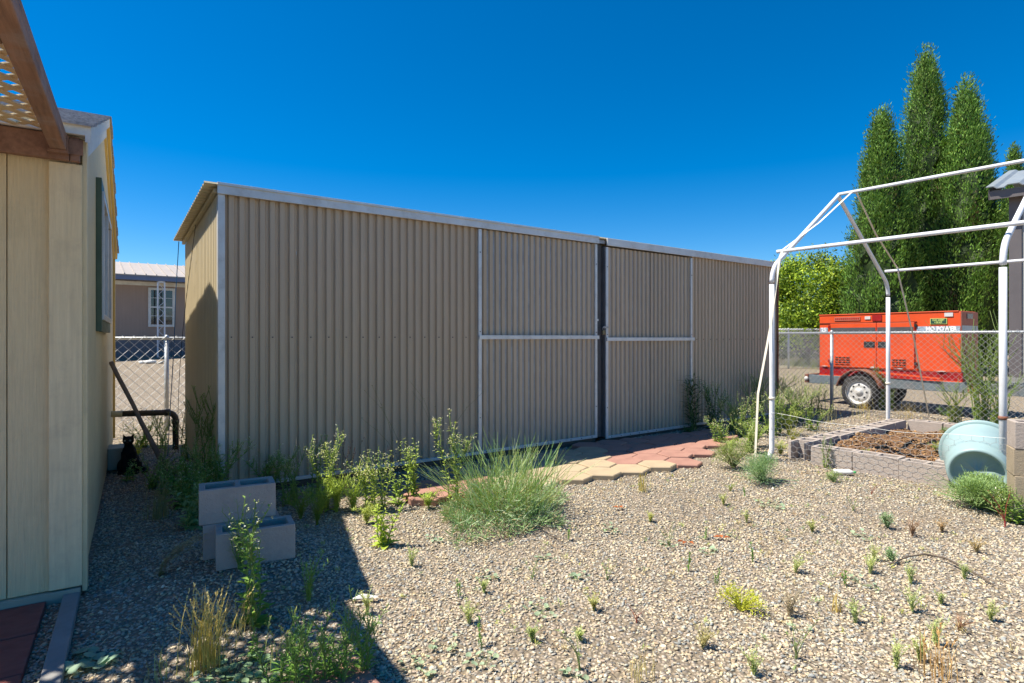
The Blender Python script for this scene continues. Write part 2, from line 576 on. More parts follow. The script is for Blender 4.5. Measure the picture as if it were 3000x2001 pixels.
def to_local(P, origin, ang):
    c, s = math.cos(ang), math.sin(ang)
    d = P[:, :2] - np.array(origin[:2])
    return np.stack([d[:, 0] * c + d[:, 1] * s, -d[:, 0] * s + d[:, 1] * c], 1)


OCT_V = np.array([(1, 0, 0), (-1, 0, 0), (0, 1, 0), (0, -1, 0), (0, 0, 1), (0, 0, -1)], float)
OCT_F = np.array([(0, 2, 4), (2, 1, 4), (1, 3, 4), (3, 0, 4), (2, 0, 5), (1, 2, 5), (3, 1, 5), (0, 3, 5)])


def stones(P, size, pal=PALETTE, w=PAL_W, flat=(.26, .55), sink=.22, dim=1.0, low=False):
    n = len(P)
    TV, TF = (OCT_V * 1.15, OCT_F) if low else (ICO_V, ICO_F)
    k = len(TV)
    sc3 = np.stack([size * RNG.uniform(.8, 1.35, n), size * RNG.uniform(.6, 1.0, n), size * RNG.uniform(*flat, n)], 1)
    V = TV[None] * (1 + RNG.uniform(-.30, .30, (n, k, 1))) * sc3[:, None, :]
    ax, ay, az = RNG.normal(0, .35, n), RNG.normal(0, .35, n), RNG.uniform(0, 6.283, n)

    def rot(V, a, i, j):
        c, s = np.cos(a)[:, None], np.sin(a)[:, None]
        out = V.copy()
        out[:, :, i] = V[:, :, i] * c - V[:, :, j] * s
        out[:, :, j] = V[:, :, i] * s + V[:, :, j] * c
        return out
    V = rot(rot(rot(V, ax, 1, 2), ay, 0, 2), az, 0, 1)
    V += P[:, None, :]
    V[:, :, 2] += (sc3[:, 2] * (1 - 2 * sink))[:, None]
    C = (pal[RNG.choice(len(pal), n, p=w)] * .90 + pal.mean(0) * .10) * RNG.uniform(.80, 1.16, (n, 1)) * dim * np.array([1.25, 1.235, 1.13])
    F = TF[None] + (np.arange(n) * k)[:, None, None]
    return V.reshape(-1, 3), F.reshape(-1, 3), np.repeat(C, k, 0)


def scatter_gravel():
    Vs, Fs, Cs, off = [], [], [], 0
    half = math.tan(R(44))
    for d0, d1, dens, s0, s1 in ((1.75, 2.7, 5000, .0042, .0150), (2.7, 3.7, 4400, .0042, .0145), (3.7, 5.2, 2900, .0055, .0155),
                                 (5.2, 7.2, 1150, .0085, .018), (7.2, 10.0, 400, .012, .022)):
        area = half * (d1 * d1 - d0 * d0) + .8 * (d1 - d0)
        n = int(area * dens)
        y = np.sqrt(RNG.uniform(d0 * d0, d1 * d1, n))
        x = RNG.uniform(-1, 1, n) * (half * y + .35)
        P = np.stack([x, y, np.array([ground_z(a, b) for a, b in zip(x, y)])], 1)
        h = to_local(P, HOUSE_O, HOUSE_A)
        s = to_local(P, SHED_O, SHED_A)
        b = to_local(P, (2.98, 6.21), BED_A)
        keep = ~((h[:, 0] < .015) & (h[:, 1] > -.01))                     # house
        keep &= ~((h[:, 0] < .0) & (h[:, 0] > -.075) & (h[:, 1] < 0))     # edging
        keep &= ~((h[:, 0] < -.13) & (h[:, 1] < 0))                       # patio slabs
        keep &= ~((s[:, 0] > -.0) & (s[:, 0] < 8.4) & (s[:, 1] > -.02) & (s[:, 1] < 2.05))   # shed
        q = to_local(P, PATH_O, PATH_A)
        keep &= ~((q[:, 0] > .05) & (q[:, 0] < 3.3) & (q[:, 1] > -.1) & (q[:, 1] < .42))     # under the hex pavers
        keep &= ~((q[:, 0] > 1.0) & (q[:, 0] < 4.3) & (q[:, 1] > .3) & (q[:, 1] < 1.1))
        # thin patches where the fine dusty ground shows through
        thin = np.sin(P[:, 0] * 2.3 + 1.7 * np.sin(P[:, 1] * 1.1)) * np.sin(P[:, 1] * 2.9 + 1.3 * np.sin(P[:, 0] * 1.7))
        keep &= ~((thin > .35) & (RNG.random(n) < .50))
        keep &= ~((b[:, 0] > 0) & (b[:, 0] < 1.46) & (b[:, 1] > .0) & (b[:, 1] < 2.95))      # raised bed
        keep &= ~((P[:, 0] < -3.3) & (s[:, 1] > 2.0) & (RNG.random(n) < .5))
        # the passage beside the house holds more dirt and fewer stones
        dirt = (h[:, 0] > .1) & (h[:, 0] < 1.0) & (h[:, 1] > -.7) & (h[:, 1] < 4)
        keep &= ~(dirt & (RNG.random(n) < .30))
        P = P[keep]
        n = len(P)
        size = s0 + (s1 - s0) * RNG.beta(1.3, 3.0, n)
        V, F, C = stones(P, size, low=d0 > 3.6)
        Vs.append(V)
        Fs.append(F + off)
        Cs.append(C)
        off += len(V)
    o = numpy_mesh('gravel', np.concatenate(Vs), np.concatenate(Fs), np.concatenate(Cs), M['stone'])
    tag(o, 'loose crushed gravel in tan, grey and cream covering the yard', 'gravel', kind='stuff')


scatter_gravel()
# dry bits lying among the stones
lm = MB()
for _ in range(900):
    d_ = random.uniform(2.0, 6.5)
    p_ = Vector((random.uniform(-.85, .85) * d_, d_, .018))
    hl = to_local(np.array([[*p_]]), HOUSE_O, HOUSE_A)[0]
    sl_ = to_local(np.array([[*p_]]), SHED_O, SHED_A)[0]
    if (hl[0] < .02) or (sl_[1] > -.1 and sl_[0] > 0):
        continue
    a_ = random.uniform(0, 6.28)
    l_ = random.uniform(.012, .05)
    q_ = Vector((math.cos(a_), math.sin(a_), random.uniform(-.1, .1))) * l_
    lm.tube([p_ - q_, p_ + Vector((0, 0, .004)), p_ + q_], random.uniform(.0008, .0018), 3, False,
            random.choice([(.45, .36, .22), (.30, .20, .12), (.55, .50, .40), (.24, .17, .11)]))
tag(lm.build('plant_litter', M['chip']), 'dry twigs and straw bits strewn over the gravel', 'plant litter', kind='stuff')


# ------------------------------------------------------------------ metal shed
def corr_profile(a, b, pitch=.080, depth=.024, phase=0.0):
    """Points (along, out) of a trapezoid profile between a and b; out is 0 on the crests, depth in the valleys."""
    pts = [(0, 0), (.46, 0), (.60, 1), (.86, 1), (1.0, 0)]
    out = []
    k = math.floor((a - phase) / pitch) - 1
    while True:
        base = phase + k * pitch
        if base > b:
            break
        for t, d in pts[:-1]:
            x = base + t * pitch
            if a < x < b:
                out.append((x, d * depth))
        k += 1

    def val(x):
        t = ((x - phase) / pitch) % 1.0
        for (t0, d0), (t1, d1) in zip(pts, pts[1:]):
            if t0 <= t <= t1:
                return (d0 + (d1 - d0) * (t - t0) / (t1 - t0)) * depth
        return 0.0
    return [(a, val(a))] + out + [(b, val(b))]


def sheet_x(mb, x0, x1, y, z0, z1, inward=1, **k):
    """Corrugated sheet in the xz plane, ribs upright, valleys pushed to +y*inward."""
    p = corr_profile(x0, x1, **k)
    n, rows = len(p), 12
    v = []
    for r in range(rows + 1):
        z = z0 + (z1 - z0) * r / rows
        for x, d in p:
            dent = .0022 * math.sin(x * 4.1 + z * 2.3) * math.sin(z * 5.3 + x * 1.7) + .0012 * math.sin(x * 17 + z * 9)
            v.append((x, y + d * inward + abs(dent) * inward, z))
    return mb.add(v, [(r * n + i, r * n + i + 1, (r + 1) * n + i + 1, (r + 1) * n + i) for r in range(rows) for i in range(n - 1)])


shed = thing('metal_shed', 'long taupe corrugated metal shed with double doors and white trim', 'shed', SHED_O, SHED_A)
ZB, ZT = .085, 2.475
DOOR = [(2.486, 4.215), (4.345, 6.05)]
LEN = 8.32
DEEP = 2.0


def wall_run(x0, x1, n, y, z0, z1, name, parent):
    w = (x1 - x0) / n
    for i in range(n):
        mb = MB()
        sheet_x(mb, x0 + i * w + .0007, x0 + (i + 1) * w - .0007, y + (.0016 if i % 2 else 0), z0, z1)
        mb.build(name, M['wall_tan'], parent)


wall_run(.0, DOOR[0][0], 4, 0, ZB, ZT, 'wall_panel', shed)
wall_run(DOOR[1][1], LEN, 4, -.03, ZB - .02, ZT - .02, 'wall_panel', shed)
# side, back and right walls
for i in range(3):
    y0, y1 = DEEP * i / 3 + .001, DEEP * (i + 1) / 3 - .001
    p = corr_profile(y0, y1, depth=.012)
    n = len(p)
    for xs, sgn, nm in ((0.0, 1, 'side_wall_panel'), (LEN, -1, 'side_wall_panel')):
        v = [(xs + d * sgn, y, ZB) for y, d in p] + [(xs + d * sgn, y, ZT - .085 * y) for y, d in p]
        MB().add(v, [(k, k + 1, n + k + 1, n + k) for k in range(n - 1)]).build(nm, M['wall_cream'], shed)
MB().box(.02, LEN - .02, DEEP - .02, DEEP, ZB, ZT - .18).build('back_wall', M['wall_tan'], shed)
# roof: ribs run along the shed
rp = corr_profile(-.05, DEEP + .06, pitch=.080, depth=.018)
n = len(rp)
rv = [(-.105, y, 2.515 - .085 * y + d) for y, d in rp] + [(LEN + .05, y, 2.515 - .085 * y + d) for y, d in rp]
rf = [(k, k + 1, n + k + 1, n + k) for k in range(n - 1)]
roof = MB().add(rv, rf).build('roof', M['roof_sheet'], shed)
so = roof.modifiers.new('thick', 'SOLIDIFY')
so.thickness = .003
ob = MB().box(-.030, -.002, .02, DEEP, 0, .03).build('roof_edge_beam', M['roof_sheet'], shed)
ob.location = (0, 0, 2.472)
ob.rotation_euler = (-math.atan(.085), 0, 0)
# fascias (two lengths with a break above the door gap)
MB().box(-.012, 4.235, -.042, -.018, 2.452, 2.545).build('fascia', M['alu'], shed, bevel=.003)
MB().box(4.345, LEN + .03, -.075, -.05, 2.437, 2.527).build('fascia', M['alu'], shed, bevel=.003)
MB().box(4.215, 4.345, -.035, -.01, 2.46, 2.50).build('fascia_bracket', M['galv'], shed)
# corner trim, bottom trim
MB().prism([(-.004, -.016), (.048, -.016), (.048, -.004), (.008, -.004), (.008, .045), (-.004, .045)], 'z', ZB - .02, 2.455) \
    .build('corner_trim', M['alu'], shed, bevel=.002)
MB().box(.05, DOOR[0][0] - .003, -.022, -.002, .062, .092).build('bottom_trim', M['alu'], shed, bevel=.002)
MB().box(DOOR[1][1] + .02, LEN, -.052, -.032, .045, .075).build('bottom_trim', M['alu'], shed, bevel=.002)
MB().prism([(LEN - .02, -.048), (LEN + .012, -.048), (LEN + .012, .04), (LEN + .002, .04), (LEN + .002, -.034), (LEN - .02, -.034)],
           'z', .06, 2.44).build('corner_trim', M['rust'], shed)
# timber skids under the walls
MB().box(.03, 4.2, -.008, .09, -.04, .061).build('skid', M['skid'], shed, bevel=.004)
MB().box(4.33, LEN - .02, -.036, .06, -.04, .044).build('skid', M['skid'], shed, bevel=.004)
# jamb seen in the gap between the doors
MB().box(4.222, 4.328, .02, .06, .06, 2.455).build('door_jamb', M['jamb'], shed)
MB().box(4.330, 4.343, -.028, .05, .06, 2.43).build('door_edge', M['jamb'], shed, bevel=.002)

screw_mesh = None


def screw(parent, x, y, z):
    global screw_mesh
    if screw_mesh is None:
        o = MB().lathe([(0, -.004), (.006, -.004), (.007, 0.001)], (0, 0, 0), (0, 1, 0), 6).build('screw', M['dark_metal'], parent)
        screw_mesh = o.data
    else:
        o = link('screw', screw_mesh, parent)
    o.location = (x, y, z)


for i in range(15):
    screw(shed, .098 + i * .160, -.002, 1.30)
for i in range(14):
    screw(shed, 6.178 + i * .160, -.032, 1.27)

for k, (x0, x1) in enumerate(DOOR):
    yo, dz = (0.0, 0.0) if k == 0 else (-.03, -.025)
    d = MB().box(x0 + .01, x1 - .01, yo + .018, yo + .05, ZB + dz, ZT + dz - .03).build('door', M['galv'], shed)
    d['label'] = ['left leaf of the shed double door', 'right leaf of the shed double door'][k]
    wall_run(x0 + .005, x1 - .005, 4, yo - .001, ZB + dz, ZT + dz - .024, 'door_panel', d)
    MB().box(x0 - .005, x0 + .033, yo - .024, yo - .003, ZB + dz - .02, ZT + dz - .03).build('door_stile', M['alu'], d, bevel=.002)
    MB().box(x1 - .033, x1 + .003, yo - .024, yo - .003, ZB + dz - .02, ZT + dz - .03).build('door_stile', M['alu'], d, bevel=.002)
    MB().box(x0 - .006, x1 + (.02 if k == 0 else .03), yo - .042, yo - .0245, 1.278 + dz, 1.322 + dz).build('door_rail', M['alu'], d, bevel=.002)
    MB().box(x0 + .034, x1 - .034, yo - .024, yo - .003, ZB + dz - .02, ZB + dz + .012).build('door_bottom_rail', M['alu'], d, bevel=.002)
    for i in range(10):
        screw(d, x0 + .09 + i * (x1 - x0 - .18) / 9, yo - .0245, ZB + dz - .004)
    for xx in (x0 + .014, x1 - .015):
        for zz in (.45, 2.2, 1.36):
            screw(d, xx, yo - .0245, zz + dz)
# hasp and padlock
MB().box(4.19, 4.232, -.031, -.0245, 1.50, 1.525).build('hasp_plate', M['alu'], shed, bevel=.001)
MB().box(4.285, 4.372, -.062, -.055, 1.412, 1.436).build('hasp_strap', M['galv'], shed, bevel=.001)
pl = thing('padlock', 'small tarnished padlock hanging in the gap between the shed doors', 'padlock')
pl.location = SHED_O + Matrix.Rotation(SHED_A, 3, 'Z') @ Vector((4.285, -.066, 1.33))
pl.rotation_euler = (0, 0, SHED_A)
MB().box(-.024, .024, -.010, .010, 0, .058).build('padlock_body', M['brass'], pl, bevel=.004)
MB().tube([(-.016, 0, .055), (-.016, 0, .085), (-.009, 0, .098), (.009, 0, .098), (.016, 0, .085), (.016, 0, .055)], .0045, 6) \
    .build('shackle', M['galv'], pl, smooth=True)

# cables hanging along the shed's left wall
ca = MB()
top, bot = Vector((-3.02, 5.55, 2.42)), ground_at(522, 1330)
ca.tube([top.lerp(bot, t) + Vector((-.05, -.02, -.12)) * math.sin(math.pi * t) for t in np.linspace(0, 1, 16)], .0028, 5)
tag(ca.build('hanging_cable', M['cable']), 'thin black cable hanging from the shed roof edge to the ground', 'cable')
cb = MB()
top = SHED_O + Matrix.Rotation(SHED_A, 3, 'Z') @ Vector((-.06, 1.98, 2.33))
cb.tube([top, top + Vector((-.015, 0, -.25)), top + Vector((-.03, -.01, -.6)), top + Vector((-.05, 0, -1.1)), top + Vector((-.09, 0, -1.75)),
         Vector((top.x - .12, top.y, .02))], .0042, 5)
tag(cb.build('hanging_cable', M['blue_wire']), 'blue wire dropping from the back corner of the shed roof', 'cable')

# ------------------------------------------------------------------ paver path along the shed (hexagons)
path = thing('paver_path', None, None, PATH_O, PATH_A, kind='structure')
HEXS = .198


def hex_mesh(mat, name='hex_paver'):
    mb = MB()
    v, h, s = [], .043, HEXS - .0065
    ring = [(math.cos(R(60 * k + 30)), math.sin(R(60 * k + 30))) for k in range(6)]
    v = [(c * s * .99, q * s * .99, -.01) for c, q in ring] + [(c * s, q * s, h - .008) for c, q in ring] + \
        [(c * (s - .008), q * (s - .008), h) for c, q in ring]
    f = [tuple(range(12, 18))]
    for k in range(6):
        k2 = (k + 1) % 6
        f += [(k, k2, 6 + k2, 6 + k), (6 + k, 6 + k2, 12 + k2, 12 + k)]
    mb.add(v, f)
    me = mb.build('hex_paver', mat, path)
    return me


hexes = []
dx, dy = HEXS * math.sqrt(3), HEXS * 1.5
meshes = {}
LIM = [(-.05, 3.15), (-.05, 3.6), (.75, 4.1), (1.2, 4.6), (2.45, 4.9)]
for row in range(5):
    for col in range(-1, 18):
        u = .12 + col * dx + (dx / 2 if row % 2 else 0)
        v = row * dy
        if not (LIM[row][0] <= u <= LIM[row][1]):
            continue
        tan = .80 < u < 2.55 - .22 * row and row < 3
        key = 'paver_tan' if tan else ('paver_tan_shade' if (.7 < u < 2.5 and row >= 2) else 'paver_red')
        if key not in meshes:
            o = hex_mesh(M[key])
            meshes[key] = o.data
        else:
            o = link('hex_paver', meshes[key], path)
        o.location = (u + random.uniform(-.006, .006), v + random.uniform(-.006, .006), random.uniform(-.008, .008))
        o.rotation_euler = (random.uniform(-.022, .022), random.uniform(-.022, .022), random.uniform(-.035, .035))

# ------------------------------------------------------------------ patio slabs and edging by the house
patio = thing('patio', None, None, HOUSE_O, HOUSE_A, kind='structure')
slab = None
for i in range(4):
    for j in range(5):
        x1, y1 = -.135 - i * .41, -.035 - j * .362
        if slab is None:
            o = MB().box(-.40, 0, -.352, 0, -.02, .028).build('paving_slab', M['brick_slab'], patio, bevel=.005)
            slab = o.data
        else:
            o = link('paving_slab', slab, patio, .005)
        o.location = (x1, y1, random.uniform(-.002, .003))
        o.rotation_euler = (0, 0, random.uniform(-.008, .008))
for j, (y0, y1) in enumerate(((-.93, -.02), (-1.86, -.935))):
    MB().box(-.072, -.004, y0, y1, -.03, .042).build('edging_board', M['edging'], patio, bevel=.006)
sl = MB().box(-.22, .22, -.2, .2, -.02, .022).build('paving_slab', M['paver_red'], bevel=.006)
g = ground_at(935, 2075)
sl.location = (g.x, g.y, 0)
sl.rotation_euler = (0, 0, HOUSE_A + .1)
tag(sl, 'single red paver lying in dappled light among weeds at the bottom edge', 'paver')

# ------------------------------------------------------------------ house at left
house = thing('cream_house', 'cream wood sided house corner with shingle roof and green trimmed window', 'house', HOUSE_O, HOUSE_A)
HW, HD = 4.2, 4.86
EAVE, SLOPE = 2.325, .335


def roof_z(y):
    return EAVE + SLOPE * (min(y, HD - y) + .10)


MB().box(-HW, -.022, .022, HD - .02, .0, 2.30).build('wall_core', M['siding'], house)
# front siding boards
x = -.085
while x > -HW:
    MB().box(x - .1985, x - .001, 0, .02, .062, 2.288).build('siding_board', M['siding'], house, bevel=.003)
    x -= .2015
# gable side boards, tops following the roof
y = .092
while y < HD - .1:
    y1 = min(y + .198, HD - .02)
    ym = HD / 2
    pts = [(y, .05), (y1, .05), (y1, roof_z(y1) - .07)]
    if y < ym < y1:
        pts.append((ym, roof_z(ym) - .07))
    pts.append((y, roof_z(y) - .07))
    MB().prism(pts, 'x', -.021, 0).build('siding_board', M['siding'], house, bevel=.003)
    y += .2015
MB().box(-.128, .003, -.024, -.001, .068, 2.155).build('corner_board', M['corner_board'], house, bevel=.003)
MB().box(.001, .022, -.001, .085, .03, 2.285).build('corner_board', M['corner_board'], house, bevel=.003)
MB().box(.001, .022, HD - .1, HD - .01, .10, roof_z(HD - .05) - .08).build('corner_board', M['yellow_trim'], house, bevel=.003)
MB().box(-HW, -.004, -.03, -.002, -.02, .060).build('skirting_board', M['skirt_paint'], house, bevel=.003)
# eave fascia, soffit
MB().box(-HW, .042, -.098, -.07, 2.283, 2.338).build('eave_fascia', M['white_trim'], house, bevel=.003)
MB().box(-HW, .018, -.069, .0, 2.290, 2.305).build('soffit', M['white_trim'], house)
MB().box(-HW, .042, HD + .07, HD + .098, 2.283, 2.338).build('eave_fascia', M['yellow_trim'], house, bevel=.003)
# rake boards on the gable
for sgn in (0, 1):
    ya, yb = (-.10, HD / 2) if sgn == 0 else (HD / 2, HD + .10)
    za, zb = (EAVE, EAVE + SLOPE * (HD / 2 + .1)) if sgn == 0 else (EAVE + SLOPE * (HD / 2 + .1), EAVE)
    m_ = M['white_trim'] if sgn == 0 else M['yellow_trim']
    MB().prism([(ya, za - .075), (yb, zb - .075), (yb, zb - .002), (ya, za - .002)], 'x', .019, .040).build('rake_board', m_, house)
    MB().prism([(max(ya, .005), za - .165 + .105 * SLOPE * (1 - sgn)), (min(yb, HD - .005), zb - .165 + .105 * SLOPE * sgn),
                (min(yb, HD - .005), zb - .08), (max(ya, .005), za - .08 + .105 * SLOPE * (1 - sgn))], 'x', .001, .018).build('frieze_board', m_, house)
# roof deck with shingle courses
rise = SLOPE * (HD / 2 + .10)
for sgn in (0, 1):
    k = 17
    run = HD / 2 + .12
    for i in range(k):
        t0, t1 = i / k, (i + 1.25) / k
        t1 = min(t1, 1.0)

        def yy(t):
            return (-.12 + run * t) if sgn == 0 else (HD + .12 - run * t)

        def zz(t):
            return EAVE - .006 + (rise + .006) * t
        ya, yb, za, zb = yy(t0), yy(t1), zz(t0), zz(t1)
        mb = MB()
        mb.prism([(ya, za + .006), (yb, zb + .004), (yb, zb + .012), (ya, za + .020)], 'x', -HW - .1 - (i % 2) * .004, .058 - (i % 3) * .004)
        mb.build('shingle_course', M['shingle'], house)
# window in the gable side
win = MB().box(.001, .012, 1.25, 2.75, 1.42, 2.30).build('window', M['glass_dark'], house)
for a, b, c, d in ((1.20, 1.25, 1.34, 2.38), (2.75, 2.80, 1.34, 2.38), (1.25, 2.75, 2.30, 2.38), (1.25, 2.75, 1.34, 1.42)):
    MB().box(.001, .034, a, b, c, d).build('window_trim', M['green_trim'], win, bevel=.003)
for a, b, c, d in ((1.25, 1.29, 1.42, 2.30), (2.71, 2.75, 1.42, 2.30), (1.29, 2.71, 2.26, 2.30), (1.29, 2.71, 1.42, 1.46), (1.98, 2.02, 1.46, 2.26)):
    MB().box(.013, .045, a, b, c, d).build('window_frame', M['alu'], win, bevel=.002)
MB().box(.002, .150, 3.12, 3.40, .03, .235).build('utility_box', M['skirt_paint'], house, bevel=.006)

# ------------------------------------------------------------------ pergola: ledger, rafters, lattice slats
perg = thing('pergola', 'brown timber pergola with tan lattice fixed to the cream house', 'pergola', HOUSE_O, HOUSE_A)
MB().box(-HW, -.045, -.066, -.026, 2.160, 2.282).build('ledger_beam', M['brown_wood'], perg, bevel=.004)
MB().box(-.043, -.004, -.062, -.025, 2.160, 2.280).build('end_block', M['brown_wood'], perg, bevel=.004)
for i, xr in enumerate((-.085, -.86, -1.64)):
    MB().box(xr - .032, xr + .032, -3.2, -.068, 2.196, 2.282).build('rafter', M['rafter_wood'], perg, bevel=.006)
    hg = MB().box(xr - .04, xr + .04, -.11, -.067, 2.182, 2.195)
    hg.box(xr + .0325, xr + .038, -.11, -.067, 2.196, 2.264)
    hg.box(xr + .039, xr + .095, -.0705, -.0665, 2.19, 2.264)
    hg.build('joist_hanger', M['brown_wood'], perg)
for yb in (-1.27, -2.2, -3.05):
    MB().box(-1.66, -.118, yb - .02, yb + .02, 2.20, 2.281).build('cross_board', M['brown_wood'], perg, bevel=.004)
# lattice panel, two diagonal layers
LX0, LX1, LY0, LY1 = -1.70, -.075, -1.75, -.105
pitch = .078 * math.sqrt(2)
for layer in (0, 1):
    sgn = 1 if layer == 0 else -1
    z0 = 2.2835 + layer * .0068
    c0 = (LX0 - LY1) if sgn == 1 else (LX0 + LY0)
    c1 = (LX1 - LY0) if sgn == 1 else (LX1 + LY1)
    c = c0 + .03
    while c < c1:
        # line x - sgn*y = c clipped to the rectangle
        pts = []
        for xx in (LX0, LX1):
            yv = sgn * (xx - c)
            if LY0 <= yv <= LY1:
                pts.append((xx, yv))
        for yv in (LY0, LY1):
            xx = c + sgn * yv
            if LX0 < xx < LX1:
                pts.append((xx, yv))
        if len(pts) >= 2:
            a, b = Vector(pts[0]), Vector(pts[1])
            if (b - a).length > .08:
                t = (b - a).normalized()
                nrm = Vector((-t.y, t.x)) * .0165
                q = [a + nrm, b + nrm, b - nrm, a - nrm]
                MB().prism([tuple(p) for p in q], 'z', z0, z0 + .0062).build('slat', M['lattice'], perg)
        c += pitch

# ------------------------------------------------------------------ things in the passage
dp = thing('drain_pipe', 'dark brown elbow pipe running from the cream house into the ground', 'pipe')
P0, P1 = Vector((-4.44, 6.36, .455)), Vector((-3.97, 6.67, .435))
arc = [P1 + Vector((.09 * math.sin(a) * .84, .09 * math.sin(a) * .54, -.09 * (1 - math.cos(a)))) for a in np.linspace(0, math.pi / 2, 7)]
MB().tube([P0.lerp(P1, .25), P1] + arc[1:] + [Vector((arc[-1].x, arc[-1].y, -.03))], .033, 14).build('pipe', M['drain'], dp, smooth=True)
MB().tube([P0, P0.lerp(P1, .25)], .0345, 14).build('pipe_end', M['drain_paint'], dp, smooth=True)
MB().tube([P1 - Vector((.02, .013, 0)), P1 + Vector((.03, .019, 0))], .039, 14).build('coupling', M['drain'], dp, smooth=True)
MB().tube([arc[-1] - Vector((0, 0, .0)), arc[-1] - Vector((0, 0, .045))], .039, 14).build('coupling', M['drain'], dp, smooth=True)

stick = MB()
sa, sb = Vector((-3.80, 5.50, 1.06)), ground_at(505, 1410)
sb.z = -.01
pts = [sa.lerp(sb, t) + Vector((random.uniform(-.004, .004), 0, random.uniform(-.004, .004))) for t in np.linspace(0, 1, 9)]
stick.tube(pts, [.020, .019, .019, .018, .019, .021, .023, .025, .022], 10)
tag(stick.build('wooden_pole', M['stick'], smooth=True), 'weathered wooden pole leaning against the cream house wall', 'pole')

# black cat, sitting and facing the camera
cat = thing('cat', 'black cat sitting beside the cream house and looking this way', 'cat', ground_at(378, 1388), R(24))
body = MB()


def blob(mb, c, r, rx=0.0, seg=14, rings=10):
    prof = [(math.sin(math.pi * k / rings), -math.cos(math.pi * k / rings)) for k in range(rings + 1)]
    v, f = [], []
    ca_, sa_ = math.cos(rx), math.sin(rx)
    for i in range(seg):
        a = 2 * math.pi * i / seg
        for q, h in prof:
            x, y, z = q * math.cos(a) * r[0], q * math.sin(a) * r[1], h * r[2]
            v.append((c[0] + x, c[1] + y * ca_ - z * sa_, c[2] + y * sa_ + z * ca_))
    m = rings + 1
    for i in range(seg):
        j = (i + 1) % seg
        for k in range(rings):
            f.append((i * m + k, j * m + k, j * m + k + 1, i * m + k + 1))
    mb.add(v, f)


blob(body, (0, .055, .095), (.085, .105, .098))                  # haunches
blob(body, (0, .015, .175), (.062, .070, .105), -.28)            # trunk
blob(body, (0, -.022, .215), (.052, .048, .070))                 # chest
blob(body, (0, -.020, .272), (.036, .038, .045))                 # neck
blob(body, (0, -.036, .322), (.048, .048, .043))                 # skull
blob(body, (0, -.078, .309), (.024, .020, .018))                 # muzzle
for s in (-1, 1):
    body.tube([(s * .030, -.030, .215), (s * .031, -.045, .14), (s * .030, -.050, .07), (s * .030, -.052, .018)], [.030, .024, .018, .016], 10)
    blob(body, (s * .030, -.066, .014), (.019, .027, .014))      # fore paw
    blob(body, (s * .066, .030, .070), (.036, .070, .066))       # thigh
    blob(body, (s * .068, -.034, .016), (.021, .042, .016))      # hind paw
    v = [(s * .012, -.045, .352), (s * .048, -.040, .334), (s * .042, -.012, .338), (s * .040, -.036, .398)]
    body.add(v, [(0, 1, 3), (1, 2, 3), (2, 0, 3), (0, 2, 1)])    # ear
body.tube([(.03, .12, .04), (.10, .12, .022), (.135, .06, .018), (.140, -.01, .018), (.115, -.06, .017)], [.022, .020, .018, .016, .010], 10)
cb_ = body.build('body', M['fur'], cat, smooth=True)
rm = cb_.modifiers.new('one skin', 'REMESH')
rm.mode = 'VOXEL'
rm.voxel_size = .005
rm.use_smooth_shade = True
sm_ = cb_.modifiers.new('soft', 'SMOOTH')
sm_.factor = .5
sm_.iterations = 3
for s in (-1, 1):
    e = MB()
    blob(e, (s * .021, -.0795, .3275), (.0095, .0055, .0075))
    e.build('eye', M['cat_eye'], cat, smooth=True)
e = MB()
blob(e, (0, -.0985, .3135), (.006, .004, .004))
e.build('nose', M['cat_nose'], cat, smooth=True)


# ------------------------------------------------------------------ chain link fences
def chain_link(name, label, p0, ang, length, posts, height, pitch_=.085, wire_r=.0019, panel_bottom=.03, back=8.0, group=None, rail_r=.021):
    f = thing(name, label, 'fence', p0, ang, group)
    ca__, sa__ = math.cos(ang), math.sin(ang)

    def gz(s):
        return ground_z(p0[0] + s * ca__, p0[1] + s * sa__) - p0[2]
    MB().tube([(0, 0, height), (length, 0, height)], rail_r, 10).build('top_rail', M['galv_pipe'], f, smooth=True)
    for s in posts:
        po = MB().tube([(s, .0, gz(s) - .05), (s, .0, height - .0225)], .027, 12).build('post', M['galv_pipe'], f, smooth=True)
        MB().lathe([(.03, 0), (.031, .03), (.026, .052), (.012, .066), (0, .07)], (s, 0, height - .02), (0, 0, 1), 12) \
            .build('post_cap', M['galv_pipe'], po, smooth=True)
    mb = MB()
    top = height + .035
    s = -1.6
    while s < length + .2:
        for sgn in (1, -1):
            a = [s, top]
            zb = gz(min(max(s, 0), length)) + panel_bottom
            b = [s + sgn * (top - zb), zb]
            # clip to 0..length
            if a[0] > b[0]:
                a, b = b, a
            if b[0] <= 0 or a[0] >= length:
                continue
            if a[0] < 0:
                t = (0 - a[0]) / (b[0] - a[0])
                a = [0, a[1] + (b[1] - a[1]) * t]
            if b[0] > length:
                t = (length - a[0]) / (b[0] - a[0])
                b = [length, a[1] + (b[1] - a[1]) * t]
            y = -.024 + (.002 if sgn > 0 else -.002)
            mb.tube([(a[0], y, a[1]), (b[0], y, b[1])], wire_r, 3, False)
        s += pitch_
    mb.build('wire_mesh', M['wire'], f)
    return f


